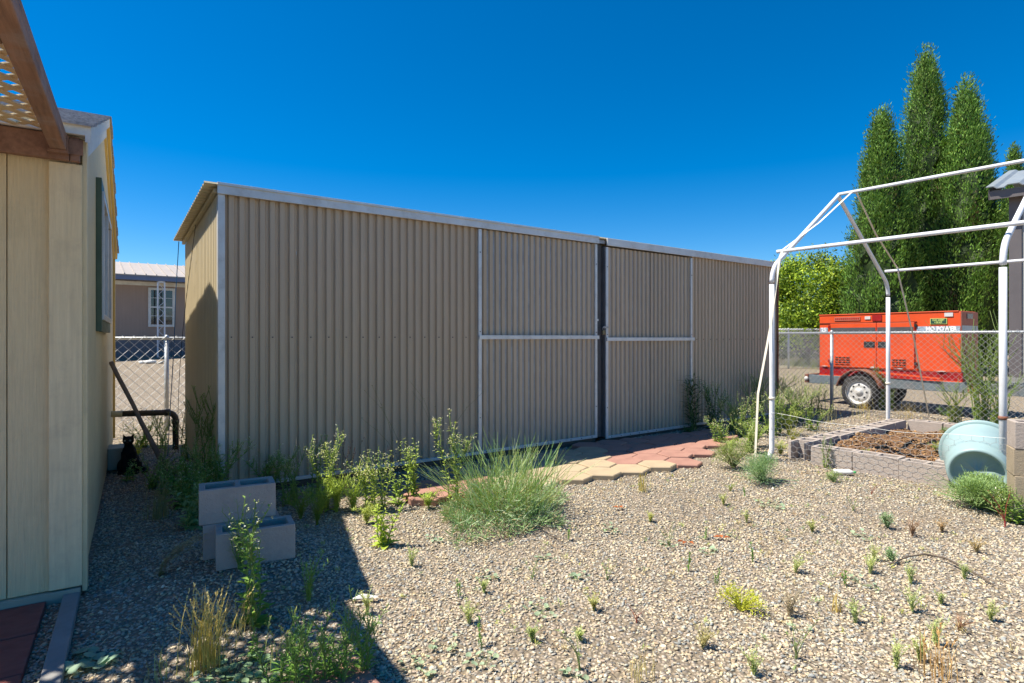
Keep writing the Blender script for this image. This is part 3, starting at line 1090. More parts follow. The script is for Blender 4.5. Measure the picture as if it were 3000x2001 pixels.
fl0 = SHED_O + Matrix.Rotation(SHED_A, 3, 'Z') @ Vector((-3.5, 4.16, 0))
fl0.z = 0
chain_link('chain_link_fence', 'chain link fence across the passage behind the shed and cream house', fl0, SHED_A, 9.0, (1.0, 3.53, 6.2, 8.8), 1.285,
           .125, .0030)
fr0 = Vector((4.55, 10.71, 0))
fr0.z = ground_z(4.55, 10.71)
chain_link('chain_link_fence', 'chain link fence in front of the orange generator', fr0, BED_A, 6.2, (1.285, 4.2), 1.37 - fr0.z, .085, .0021)
ff0 = Vector((6.9, 18.2, 0))
ff0.z = ground_z(6.9, 18.2)
chain_link('chain_link_fence', 'far chain link fence below the yellow green tree', ff0, R(-4), 6.5, (1.72, 4.5), 1.22, .085, .0042)

# ------------------------------------------------------------------ neighbour's house beyond the left fence
N0 = Vector((-13.42, 19.3, .60))
nb = thing('neighbour_house', 'mauve brown house with white ribbed metal roof beyond the left fence', 'house', N0, SHED_A)
MB().box(-5, 7.5, 0, 6, .0, 2.66).build('wall', M['neighbour'], nb)
for i in range(32):
    MB().box(-5 + i * .4 + .006, -5 + (i + 1) * .4 - .006, -.03, -.002, -.4, .70).build('skirting_panel', M['neighbour_skirt'], nb)
MB().box(-5, 7.5, -.035, -.002, .705, .76).build('belt_trim', M['neighbour'], nb)
MB().box(-5, 7.5, -.035, -.002, 2.47, 2.62).build('frieze_board', M['white_trim'], nb)
MB().box(-5, 7.6, -.60, -.04, 2.60, 2.635).build('soffit', M['far_trim'], nb)
MB().box(-5, 7.6, -.66, -.605, 2.60, 2.76).build('gutter', M['gutter_blue'], nb)
rz = (3.75 - 2.77) / 3.6
rfm = MB().prism([(-.70, 2.775), (3.0, 2.775 + 3.7 * .21), (6.7, 2.775), (6.7, 2.745), (3.0, 2.745 + 3.7 * .21), (-.70, 2.745)], 'x', -5.1, 7.7).build('roof', M['white_roof'], nb)
for i in range(42):
    xx = -5 + i * .3
    MB().prism([(-.70, 2.777), (2.98, 2.777 + 3.68 * .21), (2.98, 2.815 + 3.68 * .21), (-.70, 2.815)], 'x', xx, xx + .022).build('roof_seam', M['white_roof'], rfm)
# window with two sashes
wx0, wx1, wz0, wz1 = 1.20, 1.84, 1.14, 2.33
wn_ = MB().box(wx0, wx1, -.012, -.004, wz0, wz1).build('window', M['glass_dark'], nb)
for a, b, c, d in ((wx0 - .08, wx0, wz0 - .08, wz1 + .08), (wx1, wx1 + .08, wz0 - .08, wz1 + .08), (wx0, wx1, wz1, wz1 + .08), (wx0, wx1, wz0 - .08, wz0),
                   (wx0, wx1, 1.715, 1.765)):
    MB().box(a, b, -.045, -.002, c, d).build('window_frame', M['white_trim'], wn_)
for a, b, c, d in ((wx0 + .20, wx0 + .218, wz0, 1.714), (wx0 + .42, wx0 + .438, wz0, 1.714), (wx0, wx1, 1.43, 1.448),
                   (wx0 + .20, wx0 + .218, 1.766, wz1), (wx0 + .42, wx0 + .438, 1.766, wz1), (wx0, wx1, 2.05, 2.068)):
    MB().box(a, b, -.02 - (.004 if b - a > .1 else 0), -.013, c, d).build('muntin', M['white_trim'], wn_)
# white wrought porch post
pp = MB().box(1.33, 1.375, -.62, -.575, -.45, 2.598).build('porch_post', M['white_iron'], nb)
MB().box(1.53, 1.575, -.62, -.575, -.1, 2.598).build('post_upright', M['white_iron'], pp)
sc_ = MB()
for z0 in (.35, 1.15, 1.95):
    sc_.tube([(1.375 + .155 * (.5 + .42 * math.cos(a)), -.6, z0 + a * .06) for a in np.linspace(0, 4 * math.pi, 24)], .008, 5)
sc_.build('scrollwork', M['white_iron'], pp)
MB().box(1.33, 1.575, -.62, -.575, 2.55, 2.597).build('post_head', M['white_iron'], pp)

# stones and litter at the foot of the neighbour's skirting
for i, (px, py, s, lab) in enumerate(((417, 1040, .12, 'pale stone by the neighbour skirting, leftmost of three'), (440, 1038, .15, 'pale stone by the neighbour skirting, next to the porch post'),
                                      (472, 1043, .10, 'pale stone at the foot of the white porch post'))):
    P = np.array([[*at_depth(px, py, 17.6)]])
    P[0, 2] = ground_z(P[0, 0], P[0, 1])
    V, F, C = stones(P, np.array([s]), np.array([(.52, .52, .53)]), np.array([1.0]), sink=.1)
    tag(numpy_mesh('rock', V, F, C, M['stone']), lab, 'rock', 'pale stones along the neighbour house')

# ------------------------------------------------------------------ grey metal building at right
gb = thing('grey_building', 'tall grey metal building with blue grey roof at the right edge', 'building', (10.82, 12.6, ground_z(10.8, 12.6)), R(-47))
MB().box(.02, 6, .02, 6, .30, 4.35).build('wall_core', M['far_wall'], gb)
MB().box(-.05, 6, -.05, 6, -.2, .30).build('foundation', M['edging'], gb)
for i in range(20):
    MB().prism([(.20 + i * .3, -.0), (.20 + i * .3 + .27, 0), (.20 + i * .3 + .255, -.018), (.20 + i * .3 + .235, -.018), (.20 + i * .3 + .22, -.004), (.20 + i * .3, -.004)],
               'z', .31, 4.30).build('wall_panel', M['far_wall'], gb)
MB().box(-.02, .19, -.035, .019, .29, 4.30).build('corner_trim', M['far_trim'], gb)
MB().box(-.3, 6, -.33, -.29, 4.15, 4.33).build('eave_trim', M['far_trim'], gb)
MB().box(-.28, 6, -.285, .02, 4.31, 4.345).build('soffit', M['far_wall'], gb)
rr = MB()
rp2 = corr_profile(-.36, 6.0, pitch=.42, depth=.05)
n = len(rp2)
rr.add([(x_, -.42, 4.42 - d_) for x_, d_ in rp2] + [(x_, 3.0, 5.45 - d_) for x_, d_ in rp2], [(k, k + 1, n + k + 1, n + k) for k in range(n - 1)])
rr.add([(x_, 3.0, 5.45 - d_) for x_, d_ in rp2] + [(x_, 6.4, 4.42 - d_) for x_, d_ in rp2], [(k, k + 1, n + k + 1, n + k) for k in range(n - 1)])
o = rr.build('roof', M['far_roof'], gb)
o.modifiers.new('thick', 'SOLIDIFY').thickness = .02
MB().prism([(-.29, 4.15), (3.0, 5.2), (3.0, 5.38), (-.33, 4.36)], 'x', -.33, -.301).build('rake_trim', M['far_trim'], gb)

# ------------------------------------------------------------------ orange generator trailer
GEN_A = math.atan2(-.817, .577)
gen = thing('generator_trailer', 'orange towable generator on a slate blue trailer frame behind the fence', 'generator', (5.77, 10.9, 0), GEN_A)
GL, GW, Z0, Z1 = 2.203, .74, .742, 1.706
MB().box(.004, GL - .004, .006, GW, Z0, Z1 - .004).build('housing', M['orange'], gen, bevel=.008)
MB().box(-.004, GL - .03, -.004, GW + .004, Z1 - .003, Z1 + .014).build('lid', M['orange'], gen, bevel=.004)
MB().box(GL - .003, GL + .006, .0, GW, Z0 + .01, Z1).build('end_panel', M['orange_end'], gen, bevel=.002)
MB().box(.0, GL + .02, .01, GW - .01, .600, Z0 - .002).build('base_tank', M['deep_red'], gen, bevel=.006)
MB().box(.0, GL + .02, -.012, .008, .592, .606).build('base_lip', M['orange'], gen)
# two hinged doors
for k, (a, b) in enumerate(((.21, .985), (.995, 1.565))):
    d = MB().box(a, b, -.012, .004, Z0 + .02, 1.548).build('door', M['orange'], gen, bevel=.004)
    MB().box(a + .01, b - .01, -.0155, -.0125, 1.388, 1.472).build('decal_band', M['decal_dark'], d)
    hx = (.79, .965) if k == 0 else (1.015, 1.20)
    MB().box(hx[0], hx[1], -.018, -.0125, 1.12, 1.225).build('latch_recess', M['black'], d)
    for q in range(4):
        MB().box(hx[0] + .01, hx[1] - .01, -.021, -.0185, 1.125 + q * .025, 1.130 + q * .025).build('latch_slat', M['frame_blue'], d)
    vx = (.30, .55) if k == 0 else (1.24, 1.44)
    vz = .80 + (.015 if k == 0 else 0)
    vt = MB().box(vx[0], vx[1], -.0155, -.0125, vz, vz + .135).build('vent', M['black'], d)
    for q in range(4):
        MB().box(vx[0] - .004, vx[1] + .004, -.026, -.016, vz + q * .042, vz + q * .042 + .013).build('louvre', M['orange'], vt)
    for q in range(3):
        xx = vx[0] + (q + 1) * (vx[1] - vx[0]) / 4
        MB().box(xx - .005, xx + .005, -.0275, -.0262, vz, vz + .135).build('louvre_bar', M['orange'], vt)
    for hz in (.84, 1.47):
        MB().box((a - .035) if k == 0 else (b + .005), (a - .003) if k == 0 else (b + .04), -.024, -.001, hz, hz + .05).build('hinge', M['black'] if k else M['deep_red'], d)
MB().box(.985, .995, -.004, .004, Z0 + .02, 1.548).build('door_gap', M['deep_red'], gen)
MB().box(.20, .209, -.006, .004, Z0 + .02, 1.56).build('door_gap', M['deep_red'], gen)
MB().box(1.566, 1.575, -.006, .004, Z0 + .02, 1.56).build('door_gap', M['deep_red'], gen)
MB().box(.0, 1.60, -.006, .004, 1.553, 1.560).build('door_gap', M['black'], gen)
MB().box(.02, .16, -.006, .003, 1.395, 1.478).build('number_plate', M['decal_plate'], gen)
text_mesh('25', .10, M['letter_white'], gen, 'lettering', (.09, -.0075, 1.436), bold=.004)
MB().box(.28, .72, -.006, .003, 1.60, 1.665).build('warning_decal', M['orange_end'], gen)
for q in range(12):
    MB().box(.295 + q * .035, .318 + q * .035, -.0075, -.0062, 1.615, 1.65).build('decal_mark', M['deep_red'], gen)
MB().box(.80, .89, -.006, .003, 1.615, 1.668).build('white_decal', M['decal_white'], gen)
MB().box(.92, 1.07, -.006, .003, 1.585, 1.69).build('red_panel', M['deep_red'], gen)
MB().box(1.985, 2.10, -.006, .003, 1.63, 1.69).build('white_decal', M['decal_white'], gen)
st = MB().box(1.79, 2.02, -.006, .003, 1.512, 1.604).build('exemption_sticker', M['letter_lime'], gen)
MB().box(1.797, 2.013, -.0075, -.0062, 1.518, 1.598).build('sticker_field', M['decal_green'], st)
text_mesh('P.E.R.P. EXEMPT', .038, M['letter_lime'], st, 'lettering', (1.905, -.009, 1.574), width=.62, bold=.0012)
text_mesh('< 50 H.P.', .042, M['letter_lime'], st, 'lettering', (1.905, -.009, 1.538), width=.70, bold=.0012)
bp = MB().box(1.60, GL - .008, -.006, .003, 1.385, 1.478).build('brand_plate', M['decal_plate'], gen)
text_mesh('MQ POWER', .098, M['letter_white'], bp, 'lettering', (1.94, -.0075, 1.432), width=.80, bold=.006)
MB().box(GL + .0065, GL + .009, .02, GW - .02, 1.385, 1.485).build('end_band', M['decal_white'], gen)
MB().box(GL + .0065, GL + .02, .22, .46, 1.595, 1.675).build('lamp_lens', M['screen'], gen)
for cx_, cz_, w_, h_, mm_ in ((.93, .775, .10, .035, 'decal_white'), (1.02, .765, .07, .03, 'rust'), (1.36, .77, .12, .02, 'decal_white'), (1.62, .785, .06, .04, 'rust'),
                              (.10, .765, .12, .018, 'decal_white'), (1.95, .755, .16, .015, 'decal_white')):
    k_ = 9
    ring_ = [(cx_ + w_ * .5 * math.cos(6.283 * i / k_) * random.uniform(.6, 1.1), cz_ + h_ * .5 * math.sin(6.283 * i / k_) * random.uniform(.6, 1.1)) for i in range(k_)]
    MB().prism(ring_, 'y', -.0135, .002).build('paint_chip', M[mm_], gen)
# trailer frame, drawbar, fender, wheels
fr = MB().box(-.18, 3.35, -.035, .035, .432, .592).build('frame_rail', M['frame_blue'], gen, bevel=.006)
MB().box(-.18, 3.35, GW - .03, GW + .03, .432, .592).build('frame_rail', M['frame_blue'], gen, bevel=.006)
MB().box(-.25, -.182, -.05, GW + .05, .44, .60).build('rear_bumper', M['rust'], gen, bevel=.006)
MB().lathe([(0, -.012), (.035, -.012), (.04, .0)], (-.215, -.053, .52), (0, 1, 0), 16).build('tail_lamp', M['decal_white'], gen, smooth=True)
MB().box(2.30, 2.46, -.039, -.0355, .44, .585).build('rust_patch', M['rust'], fr)
ob = MB().box(-.45, .45, -.0125, .0125, -.0135, .0135).build('tie_rod', M['orange'], gen)
ob.location = (1.5, -.062, .665)
ob.rotation_euler = (0, R(3.5), 0)
MB().box(3.32, 3.40, .0, GW, .44, .58).build('front_cross_member', M['frame_blue'], gen)
MB().tube([(3.1, .37, .26), (3.1, .37, .62)], .03, 8).build('jack_leg', M['galv_pipe'], gen)
WX, WZ, TR = .80, .415, .30
wz_g = ground_z(6.15, 10.3)
WZ = wz_g + TR - .012
for yw, s in ((-.16, -1), (GW + .16, 1)):
    wh = MB()
    wh.lathe([(.195, -.085), (.23, -.1), (.272, -.095), (.293, -.07), (TR, -.03), (TR, .03), (.293, .07), (.272, .095), (.23, .1), (.195, .085)],
             (WX, yw, WZ), (0, 1, 0), 40)
    w_o = wh.build('wheel', M['rubber'], gen, smooth=True)
    f_ = s
    rim = MB()
    rim.lathe([(.212, f_ * .088), (.218, f_ * .094), (.205, f_ * .09), (.190, f_ * .060), (.165, f_ * .048), (.150, f_ * .062), (.10, f_ * .068), (.06, f_ * .05), (.055, f_ * .075), (0, f_ * .078)],
              (WX, yw, WZ), (0, 1, 0), 40)
    rim.lathe([(.205, f_ * .088), (.20, f_ * .0), (.20, -f_ * .08)], (WX, yw, WZ), (0, 1, 0), 40)
    rim.build('rim', M['chrome'], w_o, smooth=True)
    for q in range(8):
        a = 2 * math.pi * q / 8
        MB().lathe([(0, 0), (.017, 0), (.017, .004)], (WX + .125 * math.cos(a), yw + f_ * .0685, WZ + .125 * math.sin(a)), (0, -f_, 0), 10).build('rim_hole', M['black'], w_o)
    fd = MB()
    prof = []
    for k in range(17):
        a = R(8) + (math.pi - R(16)) * k / 16
        prof.append((WX + .365 * math.cos(a), WZ + .03 + .365 * math.sin(a)))
    v = []
    yA, yB = (yw - .12, yw + .155) if s < 0 else (yw - .155, yw + .12)
    for (a, b) in prof:
        v += [(a, yA, b), (a, yB, b)]
    lip = [(WX + (p[0] - WX) * .93, WZ + .03 + (p[1] - WZ - .03) * .93) for p in prof]
    yl = yA if s < 0 else yB
    nb_ = len(v)
    fcs = [(2 * k, 2 * k + 1, 2 * k + 3, 2 * k + 2) for k in range(16)]
    v += [(a, yl, b) for a, b in lip]
    o_ = 0 if s < 0 else 1
    fcs += [(2 * k + o_, 2 * k + 2 + o_, nb_ + k + 1, nb_ + k) for k in range(16)]
    fd.add(v, fcs)
    o = fd.build('fender', M['rust'], gen, smooth=True)
    o.modifiers.new('thick', 'SOLIDIFY').thickness = .006
MB().tube([(WX, -.2, WZ), (WX, GW + .2, WZ)], .03, 10).build('axle', M['rust'], gen)

# ------------------------------------------------------------------ white canopy frame
CAN_O = Vector((2.75, 6.14, 0))
can = thing('canopy_frame', 'bare white tube frame of a peaked shade canopy over the raised bed', 'canopy frame', CAN_O, BED_A)
# local: x along the ridge, y across (0 near side .. 3.21 far side)
WID, BAY = 3.21, 1.905
for i in range(3):
    X = i * BAY
    for s in (0, 1):
        Y = 0 if s == 0 else WID
        dirn = 1 if s == 0 else -1
        zb = ground_z(*(CAN_O + Matrix.Rotation(BED_A, 3, 'Z') @ Vector((X, Y, 0)))[:2])
        foot = [(X - .03, Y - .05 * dirn, zb - .01), (X - .012, Y - .02 * dirn, zb + .05), (X, Y, zb + .11)] if i == 0 else [(X, Y, zb - .02)]
        po = MB().tube(foot + [(X, Y, 1.0), (X, Y, 1.86)], .0265, 14).build('post', M['pole_white'], can, smooth=True)
        MB().tube([(X, Y, .64), (X, Y, .668)], .032, 14).build('rust_band', M['rust'] if i else M['strap'], po, smooth=True)
        bend = []
        for a in np.linspace(0, R(56), 9):
            bend.append((X, Y + dirn * .27 * (1 - math.cos(a)), 1.86 + .27 * math.sin(a) + .02))
        yb, zb2 = bend[-1][1], bend[-1][2]
        topY, topZ = WID / 2, 3.04
        MB().tube(bend + [(X, topY - dirn * .05, topZ - .035), (X, topY, topZ)], .0240, 14).build('rafter', M['pole_white'], can, smooth=True)
for nm, Y, Z in (('ridge_pole', WID / 2, 3.055), ('eave_pole', .11, 2.215), ('eave_pole', WID - .11, 2.215)):
    MB().tube([(-.0, Y, Z), (BAY * 2 + .05, Y, Z)], .0195, 14).build(nm, M['pole_white'], can, smooth=True)


def strap(label, pts, w=.012):
    pts = [Vector(p) for p in pts]
    mb = MB()
    side = Vector((.62, -.785, 0)) * w
    v, f = [], []
    for p in pts:
        v += [p - side, p + side]
    f = [(2 * i, 2 * i + 1, 2 * i + 3, 2 * i + 2) for i in range(len(pts) - 1)]
    mb.add(v, f)
    o = mb.build('tie_strap', M['strap'])
    o.modifiers.new('thick', 'SOLIDIFY').thickness = .003
    tag(o, label, 'strap', 'tie straps on the canopy frame')


def can_w(x, y, z):
    return CAN_O + Matrix.Rotation(BED_A, 3, 'Z') @ Vector((x, y, z))


g1 = ground_at(2212, 1355)
strap('cream strap from the canopy ridge down past the near left post', [can_w(.16, WID / 2 - .01, 3.05), can_w(.11, .85, 2.60), can_w(.07, .10, 2.23), can_w(.05, .07, 2.15),
      (can_w(.04, .05, 2.1)).lerp(g1, .33) + Vector((.0, 0, 0)), (can_w(.04, .05, 2.1)).lerp(g1, .66) + Vector((-.05, 0, -.0)), g1])
g2 = ground_at(2722, 1222)
strap('cream strap from the canopy ridge down past the far post', [can_w(.20, WID / 2 + .01, 3.05), can_w(.17, 2.3, 2.62), can_w(.15, WID - .09, 2.24),
      can_w(.15, WID - .06, 2.15), (can_w(.15, WID - .06, 2.1)).lerp(g2, .4) + Vector((.03, 0, 0)), g2], .010)

# ------------------------------------------------------------------ concrete blocks
BL, BW, BH = .39, .19, .19


def block_mesh(open_end=False):
    xs = [0, .032, .180, .210, .358, .39]
    ys = [0, .032, .158, .19]
    hole = {(1, 1), (3, 1)}
    if open_end:
        hole.add((0, 1))
    mb = MB()
    solid = {(i, j) for i in range(5) for j in range(3)} - hole
    vid, V, F = {}, [], []

    def vv(i, j, k):
        if (i, j, k) not in vid:
            vid[(i, j, k)] = len(V)
            V.append((xs[i] - BL / 2, ys[j] - BW / 2, k * BH))
        return vid[(i, j, k)]
    for (i, j) in solid:
        F.append((vv(i, j, 1), vv(i + 1, j, 1), vv(i + 1, j + 1, 1), vv(i, j + 1, 1)))
        F.append((vv(i, j, 0), vv(i, j + 1, 0), vv(i + 1, j + 1, 0), vv(i + 1, j, 0)))
        for (di, dj, a, b) in ((-1, 0, (0, 1), (0, 0)), (1, 0, (1, 0), (1, 1)), (0, -1, (0, 0), (1, 0)), (0, 1, (1, 1), (0, 1))):
            if (i + di, j + dj) not in solid:
                p, q = (i + a[0], j + a[1]), (i + b[0], j + b[1])
                F.append((vv(*p, 0), vv(*q, 0), vv(*q, 1), vv(*p, 1)))
    mb.add(V, F)
    return mb


_blk = {}


def block(label, loc, rz, group, mat='block', open_end=False, tilt=(0, 0)):
    key = (mat, open_end)
    if key not in _blk:
        o = block_mesh(open_end).build('concrete_block', M[mat])
        _blk[key] = o.data
    else:
        o = link('concrete_block', _blk[key])
    b = o.modifiers.new('worn edge', 'BEVEL')
    b.width = .005
    b.segments = 2
    b.limit_method = 'ANGLE'
    o.location = loc
    o.rotation_euler = (tilt[0], tilt[1], rz)
    tag(o, label, 'concrete block', group)
    return o


# the stack by the house
SB_A = math.atan2(.47, .88)
SB_P = Vector((-1.537, 3.013, .088))
rot = Matrix.Rotation(SB_A, 3, 'Z')
block('lower front block of the small stack beside the cream house, weeds before it', SB_P + rot @ Vector((BL / 2, BW / 2, -.005)), SB_A, 'concrete block stack by the house')
block('lower back block of the small stack, under the upper block', SB_P + rot @ Vector((BL / 2 - .06, BW * 1.5 + .006, -.005)), SB_A + .01, 'concrete block stack by the house')
block('upper block of the small stack beside the cream house', SB_P + rot @ Vector((BL / 2 - .08, .200 + BW / 2, BH - .004)), SB_A + .0, 'concrete block stack by the house')

# raised bed
BED_O = Vector((2.98, 6.21, 0))
brot = Matrix.Rotation(BED_A, 3, 'Z')


def bed_w(x, y, z=0.0):
    p = BED_O + brot @ Vector((x, y, 0))
    return Vector((p.x, p.y, ground_z(p.x, p.y) + z))


for i in range(7):
    jit = random.uniform(-.012, .012)
    block('block in the long far left row of the raised bed, %s from the white post' % ORD[i], bed_w(.095 + jit - (.05 if i < 2 else 0) * (2 - i) * .4, .2 + i * .402, -.004),
          BED_A + R(90) + random.uniform(-.02, .02) + (.06 if i < 2 else 0), 'raised bed blocks', open_end=(i == 0))
for i, x in enumerate((.26, .656, 1.055)):
    block(['front block of the raised bed nearest the white post', 'middle front block of the raised bed', 'front corner block of the raised bed beside the aqua tub'][i],
          bed_w(x + BL / 2, -.012 - (.02 if i == 2 else 0), -.004 - .01 * (i == 2)), BED_A + (0, .01, -.07)[i], 'raised bed blocks')
for i in range(3):
    block('block in the short back row of the raised bed, %s from the left' % ORD[i], bed_w(.20 + BL / 2 + i * .402, 2.915, -.004), BED_A + random.uniform(-.03, .03), 'raised bed blocks')
for i in range(6):
    block('block in the right row of the raised bed, %s behind the aqua tub corner' % ORD[i], bed_w(1.37 + random.uniform(-.01, .01), .29 + i * .402, -.004), BED_A + R(90) + random.uniform(-.02, .02), 'raised bed blocks')

# mulch inside
mm = MB()
nxm, nym = 22, 48
mv = []
for j in range(nym):
    for i in range(nxm):
        x = .20 + (1.27 - .20) * i / (nxm - 1)
        y = .06 + (2.80 - .06) * j / (nym - 1)
        h = .085 + .05 * math.sin(x * 3.1 + 1.0) * math.sin(y * 1.5) + .025 * math.sin(x * 9 + y * 5) + .018 * math.sin(y * 13 - x * 7) + random.uniform(-.012, .012)
        p = bed_w(x, y, h)
        mv.append(p)
mm.add(mv, [(j * nxm + i, j * nxm + i + 1, (j + 1) * nxm + i + 1, (j + 1) * nxm + i) for j in range(nym - 1) for i in range(nxm - 1)])
mo = mm.build('mulch', M['mulch'], smooth=True)
tag(mo, 'brown bark mulch filling the raised bed', 'mulch', kind='stuff')
n = 5200
xy = np.stack([RNG.uniform(.20, 1.26, n), RNG.uniform(.06, 2.80, n)], 1)
P = np.array([[*bed_w(x, y, .085 + .05 * math.sin(x * 3.1 + 1.0) * math.sin(y * 1.5) + .025 * math.sin(x * 9 + y * 5) + .018 * math.sin(y * 13 - x * 7))] for x, y in xy])
V, F, C = stones(P, RNG.uniform(.006, .020, n), np.array([(.20, .11, .055), (.30, .18, .09), (.12, .065, .035), (.38, .27, .16)]), np.array([.4, .25, .25, .1]), (.2, .4), .1)
tag(numpy_mesh('bark_chips', V, F, C, M['chip'], mo), kind='stuff')

# block pier at the right edge
PIER = Vector((3.545, 4.10, 0))
prot = R(-28)
for i in range(4):
    block('%s block of the pier at the right edge, counted from the ground' % ORD[i], PIER + Matrix.Rotation(prot, 3, 'Z') @ Vector((BL / 2 + (.004 * (i % 2)), BW / 2, -.06 + i * .1905)), prot + (.015 if i % 2 else -.01),
          'block pier at the right edge', 'block_tan' if i in (1, 2) else 'block')

# aqua tub on its side
tb0, tb1 = Vector((3.74, 4.66, .205)), Vector((4.105, 5.085, .285))
tub = thing('plastic_tub', 'large aqua plastic tub lying on its side against the raised bed', 'tub', (3.74, 4.66, 0))
ax = (tb1 - tb0)
L = ax.length
mb = MB()
mb.lathe([(.0, .035), (.155, .035), (.168, .03), (.172, .0), (.186, -.006), (.200, .0), (.206, .02), (.235, L * .45), (.268, L - .05), (.272, L - .02)], (0, 0, 0), ax, 56)
ob = mb.build('shell', M['tub'], tub, smooth=True)
ob.location = tb0 - tub.location
ob.modifiers.new('thick', 'SOLIDIFY').thickness = .004
mb = MB()
mb.lathe([(.270, L - .03), (.292, L - .03), (.297, L - .02), (.297, L + .0), (.290, L + .008), (.268, L + .006), (.262, L - .02)], (0, 0, 0), ax, 56)
ob = mb.build('rim', M['tub'], tub, smooth=True)
ob.location = tb0 - tub.location


# chicken wire along the front of the bed
cw = thing('chicken_wire', 'sagging chicken wire strung between the canopy posts before the raised bed', 'chicken wire', CAN_O, BED_A)
mb = MB()
cw_l, cw_h, cell = 1.93, .50, .046


def cwp(s, z):
    sag = .035 * math.sin(s * 2.2) + .012 * math.sin(s * 7 + z * 5)
    zz = z * (1.0 - .10 * math.sin(math.pi * min(max(s / cw_l, 0), 1))) + .006 * math.sin(s * 9)
    return (s, -.035 + sag * z * 1.2, zz)


hx, hy = cell * math.sqrt(3) / 2 * 2, cell * 1.5 * .8
rows = int(cw_h / hy)
for r in range(rows):
    s = (hx / 2 if r % 2 else 0)
    z = .01 + r * hy
    while s < cw_l:
        a, b, c, d = (s, z), (s + hx / 2, z + cell * .4), (s + hx, z), (s + hx / 2, z + hy)
        mb.tube([cwp(*a), cwp(*b)], .0013, 3, False)
        mb.tube([cwp(*b), cwp(*c)], .0013, 3, False)
        mb.tube([cwp(*b), cwp(*d)], .0014, 3, False)
        s += hx
mb.build('wire_netting', M['wire'], cw)
mb = MB()
mb.tube([cwp(s, .01 + rows * hy) for s in np.linspace(0, cw_l, 24)], .0016, 4, False)
mb.build('top_wire', M['wire'], cw)


# ------------------------------------------------------------------ plants
def jcol(c, k=.18):
    m = 1.25 + random.uniform(-k, k)
    h = random.uniform(-k, k) * .3
    return (c[0] * m * (1 + h), c[1] * m, c[2] * m * (1 - h))


def leaf(mb, p, d, length, width, col, fold=.25, droop=.25, nrm=None):
    """A folded leaf of two quads + tip from p along d."""
    d = d.normalized()
    up = nrm or Vector((0, 0, 1))
    s = d.cross(up)
    if s.length < 1e-3:
        s = d.orthogonal()
    s.normalize()
    u = s.cross(d)
    dn = Vector((0, 0, -droop * length))
    m1 = p + d * length * .45 + dn * .25
    tip = p + d * length + dn
    w = s * width * .5
    lift = u * width * fold
    mb.add([p, m1 + w + lift, tip, m1 - w + lift, m1], [(0, 4, 2, 1), (0, 3, 2, 4)], col)


def rand_dir(el0, el1, az=None):
    a = random.uniform(0, 6.2832) if az is None else az
    e = random.uniform(el0, el1)
    return Vector((math.cos(a) * math.cos(e), math.sin(a) * math.cos(e), math.sin(e)))


G_LEAF = (.16, .27, .055)
G_YEL = (.30, .40, .075)
G_DARK = (.055, .105, .035)
G_GREY = (.22, .30, .155)
G_BLUE = (.20, .33, .175)
STRAW = (.50, .38, .14)
DRYB = (.30, .19, .10)


def stem_path(h, lean, wob=.04, n=7, base=Vector((0, 0, 0))):
    pts = []
    off = Vector((0, 0, 0))
    for i in range(n):
        t = i / (n - 1)
        off = off + Vector((random.gauss(0, wob), random.gauss(0, wob), 0)) * h / n * 2
        pts.append(base + Vector((lean.x * t * t, lean.y * t * t, t * h)) + off)
    return pts


